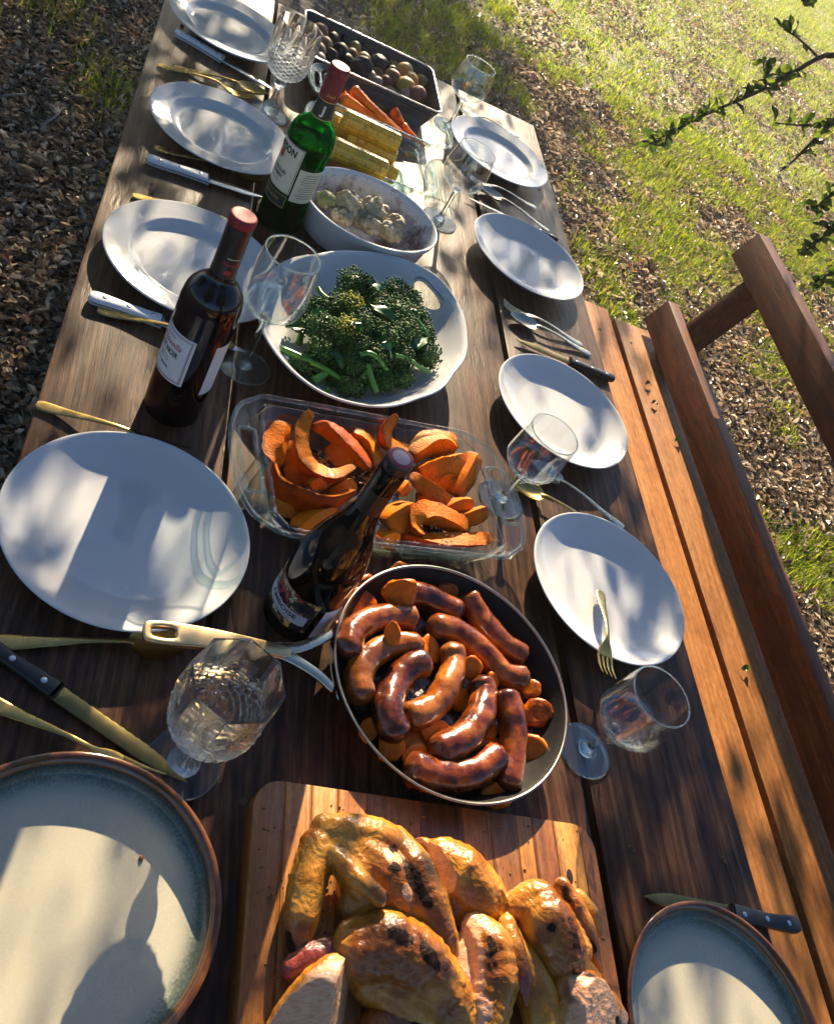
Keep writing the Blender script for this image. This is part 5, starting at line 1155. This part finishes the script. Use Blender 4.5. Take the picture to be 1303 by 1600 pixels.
BR = [((600, 120), .030, .062, [(560, 260, .040), (520, 420, .024)], 'large broccolini head at the top of the pile'), ((690, 170), .026, .060, [(640, 330, .036), (560, 470, .022)], 'broccolini head right of the top one'), ((910, 190), .028, .056, [(880, 330, .030), (800, 480, .02)], 'broccolini head at the far right of the pile'), ((1010, 230), .024, .048, [(940, 380, .026), (860, 500, .018)], 'dark broccolini head near the hand hole'),
 ((930, 330), .032, .066, [(860, 470, .036), (760, 600, .02)], 'broad beaded broccolini head in the right half'), ((800, 300), .028, .066, [(740, 430, .036), (700, 560, .02)], 'broccolini head behind the long leaf'), ((1060, 380), .024, .050, [(1000, 500, .03), (900, 600, .018)], 'broccolini head along the right side of the pile'), ((1100, 500), .026, .044, [(1000, 540, .03), (880, 560, .02)], 'broccolini head at the right edge of the pile'),
 ((1130, 640), .028, .036, [(1000, 660, .030), (860, 640, .022)], 'dark broccolini head at the lower right edge'), ((960, 470), .030, .066, [(900, 560, .036), (820, 660, .02)], 'glossy broccolini head in the right centre'), ((840, 520), .030, .068, [(800, 620, .036), (720, 720, .02)], 'broccolini head at the very centre of the pile'), ((900, 640), .030, .052, [(820, 700, .030), (760, 800, .02)], 'broccolini head in front of the centre'),
 ((930, 800), .026, .034, [(860, 740, .030), (800, 640, .02)], 'broccolini head at the lower front right'), ((560, 300), .026, .066, [(520, 420, .036), (460, 520, .02)], 'broccolini head with yellow flowers near the top left', 1), ((520, 480), .026, .068, [(500, 620, .036), (480, 760, .02)], 'broccolini head with yellow flowers in the middle left', 1), ((450, 300), .024, .056, [(400, 380, .03), (340, 460, .02)], 'broccolini head left of the yellow flowers'),
 ((330, 300), .022, .046, [(300, 400, .026), (260, 500, .018)], 'broccolini head at the upper left edge'), ((220, 400), .022, .036, [(200, 480, .022), (180, 560, .016)], 'broccolini head nearest the wine glass'), ((350, 450), .026, .054, [(340, 560, .03), (320, 640, .02)], 'broccolini head in the left half of the pile'), ((660, 420), .028, .072, [(640, 540, .04), (620, 680, .022)], 'highest broccolini head left of centre'),
 ((620, 570), .026, .062, [(600, 680, .034), (560, 780, .02)], 'broccolini head below the yellow flowers'), ((360, 610), .024, .048, [(340, 680, .026), (320, 740, .018)], 'broccolini head at the lower left'), ((600, 720), .026, .046, [(560, 780, .026), (500, 820, .018)], 'beaded broccolini head at the front'), ((740, 660), .028, .056, [(700, 720, .03), (660, 800, .02)], 'broccolini head at the front centre'),
 ((570, 870), .024, .030, [(420, 780, .042), (200, 670, .040), (45, 605, .036)], 'long stemmed broccolini along the lower left edge'), ((790, 830), .022, .032, [(760, 760, .030), (720, 700, .02)], 'small broccolini head at the front edge'), ((210, 720), .020, .028, [(240, 780, .022), (290, 840, .018)], 'small broccolini head at the lower left edge'), ((300, 700), .020, .034, [(310, 780, .024), (320, 850, .018)], 'pale small broccolini head beside the long stem'), ((460, 800), .020, .026, [(440, 740, .024), (420, 660, .02)], 'small broccolini head under the long stem')]
for q in BR: broccolini(q[4], q[0], q[1], q[2], q[3], rg, len(q) > 5)
for P, r, lab in (([(640, 650, .066), (700, 635, .072), (770, 670, .070), (840, 760, .052)], .0046, 'arched green stem across the pile'), ([(690, 720, .060), (720, 820, .046), (760, 930, .030)], .0062, 'thick green stem at the front of the pile'), ([(900, 650, .072), (1000, 680, .062), (1090, 740, .046), (1160, 775, .036)], .0040, 'thin green stem at the lower right of the pile'), ([(1060, 380, .072), (1110, 450, .064), (1150, 520, .056)], .0048, 'pale green stem on the right side of the pile'), ([(325, 150, .050), (350, 190, .052), (400, 230, .056)], .0048, 'cut green stem end at the upper left'), ([(450, 155, .052), (500, 175, .056), (550, 200, .058)], .0055, 'thick cut stem end at the top left of the pile'), ([(290, 850, .030), (330, 820, .034), (380, 790, .036)], .0068, 'bright stub of stem at the lower left'), ([(385, 935, .024), (410, 905, .030)], .0052, 'single bright green piece on the platter rim')):
    C = crom([at(*gk(x, y), z) for x, y, z in P], 6); solo('broccolini_stalk', sweep(C, r * .9, 10), MT['stem'], lab, 'broccolini stalk', 'loose broccolini stalks', sharp=60)
def leafsheet(P, w, seed, cup=.3):
    C = crom(P, 6); m = len(C); T, S, U = frames(C, (0, 0, 1)); V = []
    for i in range(m):
        s = i / (m - 1); q = w * max(.04, math.sin(PI * (s * .93 + .05)) ** .8)
        for j in np.linspace(-1, 1, 7): V.append(C[i] + S[i] * j * q + U[i] * (abs(j) ** 1.5 * q * cup + .002 * math.sin(7 * s + 3 * j + seed)))
    F = [[i * 7 + j, i * 7 + j + 1, (i + 1) * 7 + j + 1, (i + 1) * 7 + j] for i in range(m - 1) for j in range(6)]
    return np.array(V), F
for i, (P, w, lab) in enumerate((([(715, 270, .086), (800, 310, .090), (870, 370, .086), (910, 415, .080)], .012, 'long dark leaf across the top of the greens'), ([(1030, 600, .062), (1080, 560, .068), (1150, 520, .060)], .010, 'dark leaf at the right of the greens'), ([(80, 430, .036), (150, 440, .044), (240, 470, .050)], .011, 'dark leaf at the left edge of the greens'), ([(880, 880, .030), (900, 840, .036), (930, 790, .046)], .010, 'dark leaf at the front edge of the greens'), ([(420, 640, .062), (480, 690, .058), (500, 760, .048)], .011, 'curled leaf in the lower left of the greens'), ([(560, 390, .086), (610, 420, .092), (650, 480, .086)], .010, 'bright leaf left of the pile centre'), ([(990, 280, .074), (1030, 330, .074), (1060, 400, .066)], .011, 'leaf at the upper right of the greens'), ([(300, 380, .060), (350, 350, .066), (420, 360, .068)], .012, 'leaf at the upper left of the greens'), ([(800, 560, .092), (850, 600, .088), (880, 670, .076)], .010, 'leaf lying over the centre of the greens'), ([(650, 810, .050), (690, 860, .042), (700, 920, .030)], .011, 'leaf hanging over the front of the greens'), ([(700, 110, .084), (760, 130, .084), (810, 170, .078)], .011, 'leaf at the back of the greens'))):
    V, F = leafsheet([at(*gk(x, y), z) for x, y, z in P], w, i); V2 = np.vstack([V, V - [0, 0, .0006]]); n_ = len(V)
    solo('green_leaf', (V2, F + [[q + n_ for q in f[::-1]] for f in F]), MT['gleaf'], lab, 'leaf', 'loose leaves in the greens', sharp=0)

L = []
for _ in range(420):
    x, y = random.uniform(BX0 + .01, BX1 - .01), random.uniform(.12, BYb - .01)
    if random.random() < .6: x, y = random.gauss(.44, .10), random.gauss(.22, .05)
    if BX0 + .01 < x < BX1 - .01 and .1 < y < BYb - .01: q = random.uniform(.0005, .0018); L.append(blob((x, y, TZ + BH + .001), (q * random.uniform(.8, 1.8), q, q * .7), 1, .3, 400, random.random() * 9))
props(put('chicken_crumbs', mk('chicken_crumbs', joinm(L), plain('roast crumbs', (.22, .09, .02), .4, var=.7, ns=200), sharp=0)), 'tiny brown crumbs scattered on the cutting board', 'crumbs', None, 'stuff')
# small things lying about
MT['dryleaf1'] = plain('dry oak leaf', (.20, .16, .06), .5, var=.3)
for i, (u, v, z, lab) in enumerate(((1163, 1048, -.278, 'tiny green curled leaf on the bench seat'), (1058, 690, -.278, 'small yellow green leaf on the bench near the rail'), (1012, 602, -.278, 'little dry leaf crumbs near the bench end'), (1022, 632, -.278, 'single dry sliver on the bench seat'))):
    c = np.array(at(u, v, z)); V, F = leafsheet([c + [-.010, 0, .001], c + [0, .004, .005], c + [.010, .002, .002]], .006, i, .6); V2 = np.vstack([V, V - [0, 0, .0005]]); n_ = len(V)
    solo('fallen_leaf', (V2, F + [[q + n_ for q in f[::-1]] for f in F]), MT['gleaf'] if i < 2 else MT['dryleaf1'], lab, 'leaf', 'bits on the bench', sharp=0)
solo('seed', blob(at(221, 1341, .008), (.0022, .0030, .0014), 3, .1), plain('brown seed', (.20, .075, .015), .3), 'small brown seed on the lower left stoneware plate', 'seed', sharp=0)

# ------------------------------------------------------------------ trees: the one whose branches hang in at the right, and the grove that shades the table
MT['bark'] = plain('grey oak bark', (.10, .078, .060), .85, var=.5, bs=1.0, ns=40)
MT['twig'] = plain('dark twig bark', (.055, .040, .030), .8, var=.4, bs=.6, ns=200)
def m_leaf(name, a, b_, c_, tr=.45):
    k = Mat(name); oi = k.math('FRACT', k.math('ADD', k.n('ObjectInfo').outputs['Random'], k.island())); col = k.ramp(oi, [(.1, a), (.5, b_), (.9, c_)])
    t = k.n('BsdfTranslucent', {'Color': k.mix(1.0, col, (2.3, 2.2, 1.0), 'MULTIPLY')}).outputs[0]
    return k.done(k.mixs(tr, k.pr(col, .35, spec=.5), t))
MT['oak'] = m_leaf('live oak leaf', (.022, .045, .014), (.045, .080, .018), (.10, .135, .025))
def oakleaf(L, w, seed):
    P = [np.array([0, 0, 0]), np.array([L * .35, 0, L * .06 * math.sin(seed)]), np.array([L * .7, 0, L * .05]), np.array([L, 0, -L * .04])]
    V, F = leafsheet(P, w, seed, .25); return V, F
OL = [mk('leaf', oakleaf(L, w, i), MT['oak'], sharp=0) for i, (L, w) in enumerate(((.034, .0085), (.028, .0080), (.038, .0095), (.024, .0075), (.031, .0065)))]
def ray(u, v, D):
    r = np.array([(u - PW / 2) / FPX, (v - PH / 2) / FPX, 1.0]); w = np.array([r @ E1, r @ E2, r @ UP]); w /= np.linalg.norm(w)
    return w * D + np.array([0, 0, TZ + CAMH])
tree = thing('oak_tree', 'oak tree whose leafy twigs hang in from the right of the picture', 'tree', (3.6, 3.0, 0))
TO = np.array([3.6, 3.0, 0])
def tpart(name, VF, m, par=None): return part(name, (np.asarray(VF[0]) - TO, VF[1]), m, par or tree, sharp=0)
trunk = tpart('trunk', sweep(crom([(3.6, 3.0, -.05), (3.58, 3.02, .5), (3.66, 3.0, 1.2), (3.6, 3.1, 2.0), (3.7, 3.1, 3.2)], 5), lambda s: .17 - .08 * s + .06 * max(0, .15 - s) / .15, 14), MT['bark'])
tpart('limb', sweep(crom([(3.62, 3.05, 1.8), (3.0, 2.8, 2.15), (2.3, 2.4, 2.0), (1.75, 2.05, 1.62)], 6), lambda s: .055 * (1 - s) + .006, 10), MT['bark'])
tip = np.array([1.75, 2.05, 1.62])
BRS = [([(1018, 222), (1060, 200), (1110, 175), (1180, 145), (1230, 118), (1285, 88), (1340, 78)], 2.30), ([(1218, 268), (1240, 250), (1262, 228), (1285, 205), (1310, 178), (1350, 130)], 2.2), ([(1275, 87), (1258, 70), (1240, 55), (1224, 46)], 2.28), ([(1196, 140), (1194, 120), (1192, 95)], 2.29), ([(1340, 150), (1310, 190), (1260, 196), (1210, 192)], 2.33), ([(1420, 300), (1330, 330), (1285, 370), (1250, 400)], 2.1), ([(1420, 330), (1340, 400), (1300, 425), (1272, 442)], 2.1), ([(1270, -60), (1262, -20), (1256, 8)], 2.35), ([(1360, 240), (1320, 290), (1290, 310), (1268, 330)], 2.15)]
LN = 0
for bi, (P, D) in enumerate(BRS):
    W_ = [ray(u, v, D + .02 * math.sin(i * 1.7 + bi)) for i, (u, v) in enumerate(P)]
    end = 0 if bi not in (2, 3, 4) else -1
    main = bi in (0, 1, 4, 5, 6, 7, 8)
    if bi in (0, 1): W_ = W_ + [tip]
    elif bi in (4, 5, 6, 7, 8): W_ = [tip if bi < 7 else tip + np.array([-.05, .05, .1])] + W_; W_ = W_[::-1]
    else: W_ = W_[::-1]
    C = crom(W_, 7); m = len(C); tw = tpart('branch', sweep(C, lambda s: (.0016 + .0055 * s) if main else (.0014 + .0012 * s), 7), MT['twig'])
    cnt = {0: 84, 1: 20, 2: 6, 3: 12, 4: 22, 5: 36, 6: 34, 7: 12, 8: 26}[bi]
    for j in range(cnt):
        f = (j + random.random()) / cnt * (.62 if bi < 2 else .6); c = C[min(m - 1, int(f * m))]
        if bi == 1 and f < .25: continue
        o = put('leaf', random.choice(OL), tw, tuple(c - TO + np.array([random.uniform(-.004, .004) for _ in range(3)])), (random.uniform(-1.2, 1.2), random.uniform(-1.3, .9), random.uniform(0, 6.28)))
        s = random.uniform(.65, 1.2); o.scale = (s, s, s); LN += 1
    if bi in (0, 1, 5, 6):                                     # short spurs and thorny stubs
        for j in range(7):
            c = C[int(random.uniform(.05, .6) * m)]; d = np.array([random.uniform(-1, 1) for _ in range(3)]) * .02
            tpart('twig', sweep(np.array([c, c + d * .6, c + d]), np.array([.0016, .0011, .0005]), 5), MT['twig'])

SD = np.array(SUN)
def gauss(x, y, cx, cy, sx, sy): return math.exp(-((x - cx) / sx) ** 2 - ((y - cy) / sy) ** 2)
def shade(x, y):
    """how densely leaved the crown is above the line from this spot of the table plane to the sun"""
    d = .42
    if x < -.10: d = 1.0
    elif x > 1.75: d = .12
    elif x > 1.1: d = .33
    if y > 2.5 and x < .42: d = 1.0
    d += .5 * gauss(x, y, .1, 1.75, .30, .40) - .35 * gauss(x, y, .52, 2.0, .14, .25) + .3 * gauss(x, y, .80, 2.0, .14, .25)
    d += .9 * gauss(x, y, 1.25, 6.4, .9, 1.3) + .35 * gauss(x, y, .75, .33, .14, .16) + 1.5 * gauss(x, y, .03, .44, .16, .075) + 1.0 * gauss(x, y, .28, .42, .06, .08) + .25 * gauss(x, y, .3, 1.25, .12, .12)
    for c in ((.42, 1.72, .14, .12), (.10, 2.06, .05, .07), (.10, 1.20, .10, .10), (.09, .60, .17, .15), (.42, .50, .16, .14), (.40, .82, .24, .14), (.45, .27, .22, .10), (.64, 1.15, .07, .25), (.08, .23, .10, .10), (.82, .1, .1, .1), (.38, 1.08, .12, .10), (1.3, 1.9, .3, .3), (.0, 3.75, .12, .16), (.12, 3.9, .07, .10), (-.1, 3.2, .12, .08), (-.3, 5.3, .2, .2), (.03, .86, .05, .08)): d -= .55 * gauss(x, y, *c)
    return d
V0 = oakleaf(.055, .016, 1.0); V0 = (V0[0][::1], V0[1])
LV = np.array([(0, 0, 0), (.018, .013, .003), (.040, .014, .0), (.060, 0, -.003), (.040, -.014, .002), (.018, -.013, .001)]); LF = [[0, 1, 5], [1, 2, 4, 5], [2, 3, 4]]
def rotm(rg, n):
    q = rg.normal(size=(n, 4)); q /= np.linalg.norm(q, axis=1)[:, None]; w, x, y, z = q.T
    return np.stack([np.stack([1 - 2 * (y * y + z * z), 2 * (x * y - z * w), 2 * (x * z + y * w)], -1), np.stack([2 * (x * y + z * w), 1 - 2 * (x * x + z * z), 2 * (y * z - x * w)], -1), np.stack([2 * (x * z - y * w), 2 * (y * z + x * w), 1 - 2 * (x * x + y * y)], -1)], 1)
def scatter(LV, LF, pos, M, sc):
    n, k = len(pos), len(LV); V = (np.einsum('nij,kj->nki', M, LV) * sc[:, None, None] + pos[:, None]).reshape(-1, 3)
    F = [[i + o for i in f] for o in range(0, n * k, k) for f in LF]; return V, F
rg = np.random.default_rng(11); cl = []
GROVE = [((-2.2, 8.6), []), ((.9, 14.0), [])]
for ix in np.arange(-2.6, 3.6, .06):
    for iy in np.arange(-.6, 8.2, .06):
        x, y = ix + rg.uniform(-.03, .03), iy + rg.uniform(-.03, .03)
        cl_n = noise.fractal(Vector((x * 5.0, y * 3.0, 5.0)), 1.0, 2.0, 3) * .46 + .5
        if cl_n > 1.0 - shade(x, y) + rg.uniform(-.05, .05):
            Ld = rg.uniform(2.2, 3.5) + max(0, y - 2.4) * .4; cl.append(np.array([x, y, TZ]) + SD * Ld)
cl = np.array(cl); own = np.array([0 if c[0] < .1 else 1 for c in cl])
for gi, ((tx, ty), _) in enumerate(GROVE):
    lab = ['shade oak beyond the far left of the table, out of view', 'shade oak beyond the far end of the table, out of view', 'shade oak beyond the grass to the right, out of view'][gi]
    t = thing('shade_tree', lab, 'tree', (tx, ty, 0), 0, 'oaks shading the meal')
    cc = cl[own == gi]; T0 = np.array([tx, ty, 0])
    part('trunk', (sweep(crom([(0, 0, -.1), (.05, -.1, 1.0), (-.05, -.3, 2.2), (.1, -.8, 3.2)], 5), lambda s: .24 - .12 * s, 14)), MT['bark'], t, sharp=0)
    for h_ in cc[rg.choice(len(cc), 14, replace=False)]:
        e = h_ - T0; part('limb', sweep(crom([(.05, -.5, 2.6), e * .45 + [0, 0, 1.2], e * .8 + [0, 0, .35], e], 5), lambda s: .06 * (1 - s) + .006, 7), MT['bark'], t, sharp=0)
    n = 9; pos = (np.repeat(cc, n, 0) + rg.normal(size=(len(cc) * n, 3)) * .045) - T0
    part('crown', scatter(LV, LF, pos, rotm(rg, len(pos)), rg.uniform(.6, 1.0, len(pos))), MT['oak'], t, smooth=False)

for tx, ty, h_, lab in ((-4.6, 2.6, 4.6, 'broad oak added to block sky light left of the table, out of view'), (-2.6, -4.2, 5.0, 'broad oak added to block sky light behind the camera on the left, out of view'), (3.4, -4.8, 5.0, 'broad oak added to block sky light behind the camera on the right, out of view')):  # extra unseen oaks, added to shut out sky and deepen the shade
    t = thing('shade_tree', lab, 'tree', (tx, ty, 0), 0, 'oaks added to block sky light')
    part('trunk', sweep(crom([(0, 0, -.1), (.08, .05, 1.2), (-.05, .1, 2.4), (.1, 0, h_ - .6)], 5), lambda s: .28 - .14 * s, 14), MT['bark'], t, sharp=0)
    for i in range(9):
        a = i * .7 + tx; e = np.array([math.cos(a) * 1.9, math.sin(a) * 1.9, h_ + rg.uniform(-.6, 1.0)]); part('limb', sweep(crom([(0, .08, 2.4), e * [.5, .5, .75], e], 5), lambda s: .07 * (1 - s) + .01, 7), MT['bark'], t, sharp=0)
    n = 230; d = rg.normal(size=(n, 3)); d /= np.linalg.norm(d, axis=1)[:, None]; cc = d * rg.uniform(.45, 1, (n, 1)) * [2.5, 2.5, 1.7] + [0, 0, h_]
    pos = np.repeat(cc, 70, 0) + rg.normal(size=(n * 70, 3)) * .26
    part('crown', scatter(LV, LF, pos, rotm(rg, len(pos)), rg.uniform(1.4, 2.4, len(pos))), MT['oak'], t, smooth=False)

# ------------------------------------------------------------------ leaf litter and grass
def m_litter():
    k = Mat('dry oak leaves'); i_ = k.island()
    col = k.ramp(i_, [(0, (.05, .034, .022)), (.2, (.14, .092, .055)), (.45, (.29, .195, .115)), (.7, (.50, .38, .25)), (.9, (.70, .60, .45)), (1, (.34, .15, .06))])
    return k.done(k.mixs(.38, k.pr(col, .36, spec=.6), k.n('BsdfTranslucent', {'Color': col}).outputs[0]))
def inview(x, y, mrg=.12):
    d = np.stack([x, y, np.full_like(x, -TZ - CAMH)], -1); u = d @ np.array(cx); v = d @ np.array(cy); w = d @ np.array(cz)
    u, v = u / w * FPX + PW / 2, v / w * FPX + PH / 2
    return (w > 0) & (u > -PW * mrg) & (u < PW * (1 + mrg)) & (v > -PH * mrg) & (v < PH * (1 + mrg))
def visible_ground(n, x0, x1, y0, y1, rg):
    x, y = rg.uniform(x0, x1, n), rg.uniform(y0, y1, n); k = inview(x, y)
    k &= ~((x > .05) & (x < .9) & (y > .3) & (y < 3.4))              # hidden under the table top
    return x[k], y[k]
def gzv(x, y): return np.array([gz(a, b_) for a, b_ in zip(x, y)])
def green(x, y): return np.array([noise.fractal(Vector((a * 2.1, b_ * 1.9, 1.7)), .8, 2.0, 4) for a, b_ in zip(x, y)])
LITV = np.array([(0, 0, 0), (.010, .0075, .004), (.024, .0085, .005), (.036, 0, .001), (.024, -.0085, .005), (.010, -.0075, .004), (.017, 0, -.001)]); LITF = [[0, 1, 6], [1, 2, 6], [2, 3, 6], [3, 4, 6], [4, 5, 6], [5, 0, 6]]
def litter(x, y, rg, smin, smax, lift=.02):
    n = len(x); z = gzv(x, y) + rg.uniform(.002, lift, n); yaw = rg.uniform(0, 2 * PI, n); p1, p2 = rg.normal(0, .38, n), rg.normal(0, .5, n)
    c, s = np.cos(yaw), np.sin(yaw); zz = np.zeros(n); one = np.ones(n)
    Rz = np.stack([np.stack([c, -s, zz], -1), np.stack([s, c, zz], -1), np.stack([zz, zz, one], -1)], 1)
    Ry = np.stack([np.stack([np.cos(p1), zz, np.sin(p1)], -1), np.stack([zz, one, zz], -1), np.stack([-np.sin(p1), zz, np.cos(p1)], -1)], 1)
    Rx = np.stack([np.stack([one, zz, zz], -1), np.stack([zz, np.cos(p2), -np.sin(p2)], -1), np.stack([zz, np.sin(p2), np.cos(p2)], -1)], 1)
    return scatter(LITV, LITF, np.c_[x, y, z], Rz @ Ry @ Rx, rg.uniform(smin, smax, n))
rg = np.random.default_rng(21); L = []
x, y = visible_ground(95000, -1.6, .3, .9, 5.0, rg); L.append(litter(x, y, rg, .38, .95))
x, y = visible_ground(90000, .9, 4.2, .7, 5.2, rg); k = rg.uniform(size=len(x)) > np.clip(green(x, y) * 1.4 - .05 + .15 * np.maximum(0, y - 2.6), 0, .9); L.append(litter(x[k], y[k], rg, .5, 1.2))
x, y = visible_ground(50000, .6, 7.5, 4.5, 10.5, rg); k = rg.uniform(size=len(x)) > np.clip(green(x, y) * 1.2 + .50, 0, .93); L.append(litter(x[k], y[k], rg, .7, 1.4))
V, F = joinm(L)
props(put('leaf_litter', mk('leaf_litter', (V, F), m_litter(), smooth=False)), 'brown dry oak leaves strewn over the ground', 'leaves', None, 'stuff')
def m_grass():
    k = Mat('backlit grass'); i_ = k.island(); col = k.ramp(i_, [(0, (.06, .11, .008)), (.35, (.15, .22, .014)), (.7, (.25, .29, .022)), (.92, (.30, .28, .05)), (1, (.38, .31, .10))])
    return k.done(k.mixs(.6, k.pr(col, .55, spec=.15), k.n('BsdfTranslucent', {'Color': k.mix(1.0, col, (1.9, 1.9, 1.0), 'MULTIPLY')}).outputs[0]))
def grass(x, y, rg, hmin, hmax, w):
    n = len(x); z = gzv(x, y); h_ = rg.uniform(hmin, hmax, n); yaw = rg.uniform(0, 2 * PI, n); lean = rg.uniform(.2, 1.1, n)
    d = np.c_[np.cos(yaw), np.sin(yaw), np.zeros(n)]; s = np.c_[-np.sin(yaw), np.cos(yaw), np.zeros(n)]; base = np.c_[x, y, z - .004]; V = []
    for t_, ww in ((0, 1), (.4, .9), (.75, .6), (1, .08)):
        c = base + d * (h_ * lean * t_ ** 1.7)[:, None] + np.c_[np.zeros(n), np.zeros(n), h_ * t_ * (1 - .25 * lean * t_)]
        V += [c + s * w * ww, c - s * w * ww]
    V = np.stack(V, 1).reshape(-1, 3); F = [[o, o + 1, o + 3, o + 2] if q == 0 else ([o + 2, o + 3, o + 5, o + 4] if q == 1 else [o + 4, o + 5, o + 7, o + 6]) for o in range(0, n * 8, 8) for q in range(3)]
    return V, F
def clump(x, y, rg, k, sp): return np.repeat(x, k) + rg.normal(0, sp, len(x) * k), np.repeat(y, k) + rg.normal(0, sp, len(x) * k)
L = []
x, y = visible_ground(24000, .9, 4.4, .7, 5.4, rg); k = rg.uniform(size=len(x)) < np.clip(green(x, y) * 2.0 - .02 + .20 * np.maximum(0, y - 1.8), 0, 1); L.append(grass(*clump(x[k], y[k], rg, 9, .018), rg, .02, .07, .0016))
x, y = visible_ground(30000, .6, 10.5, 4.6, 15.5, rg); k = rg.uniform(size=len(x)) < np.clip(green(x, y) * 1.4 + .45 + .04 * y, 0, 1); L.append(grass(*clump(x[k], y[k], rg, 8, .035), rg, .02, .07, .0028))
for u, v, n_ in ((165, 145, 260), (100, 25, 200), (172, 278, 70), (30, 15, 120), (150, 120, 120), (640, 30, 300), (720, 60, 400), (780, 20, 400)):
    c = at(u, v, -TZ); L.append(grass(rg.normal(c.x, .07, n_), rg.normal(c.y, .09, n_), rg, .03, .08, .0016))
props(put('grass', mk('grass', joinm(L), m_grass(), smooth=False)), 'short green grass growing through the leaf litter', 'grass', None, 'stuff')
MT['rock'] = plain('lichen stained stone', (.20, .12, .06), .8, var=.6, bs=1.0, ns=45)
for u, v, s, lab in ((58, 262, .030, 'brown broken stone among the leaves at the left'), (38, 278, .028, 'grey brown stone beside the broken one at the left'), (130, 252, .013, 'small pale pebble in the leaf litter left of the table')):
    c = at(u, v, -TZ); solo('stone', blob((c.x, c.y, s * .5), (s * 1.3, s, s * .75), 4, .35, 30, u), MT['rock'], lab, 'stone', sharp=30)
for u0, v0, u1, v1, r, lab in ((63, 207, 96, 180, .0045, 'pale straight stick in the leaf litter at the left'), (0, 161, 40, 158, .0040, 'thin twig at the left edge of the picture'), (15, 298, 70, 312, .0035, 'dark twig below the stones at the left'), (1180, 552, 1230, 565, .0040, 'dry twig on the ground behind the bench')):
    a, b_ = at(u0, v0, -TZ), at(u1, v1, -TZ); C = crom([(a.x, a.y, .022), ((a.x + b_.x) / 2 + .01, (a.y + b_.y) / 2, .030), (b_.x, b_.y, .024)], 5); solo('fallen_stick', sweep(C, lambda s: r * (1 - .4 * s), 8), plain('dry stick', (.22, .19, .16), .7), lab, 'stick', sharp=60)

# ------------------------------------------------------------------ haze added for the glow towards the sun
k = Mat('glow haze'); pv = k.n('VolumePrincipled', {'Color': (.95, .97, 1.0), 'Density': .0058, 'Anisotropy': .78}); k.t.links.new(pv.outputs[0], k.out.inputs['Volume'])
props(put('haze', mk('haze', box(-97, 123, -97, 125, -1.2, 7.6, 0), k.m, smooth=False)), 'thin glow haze added to brighten the far grass', 'haze', None, 'stuff')
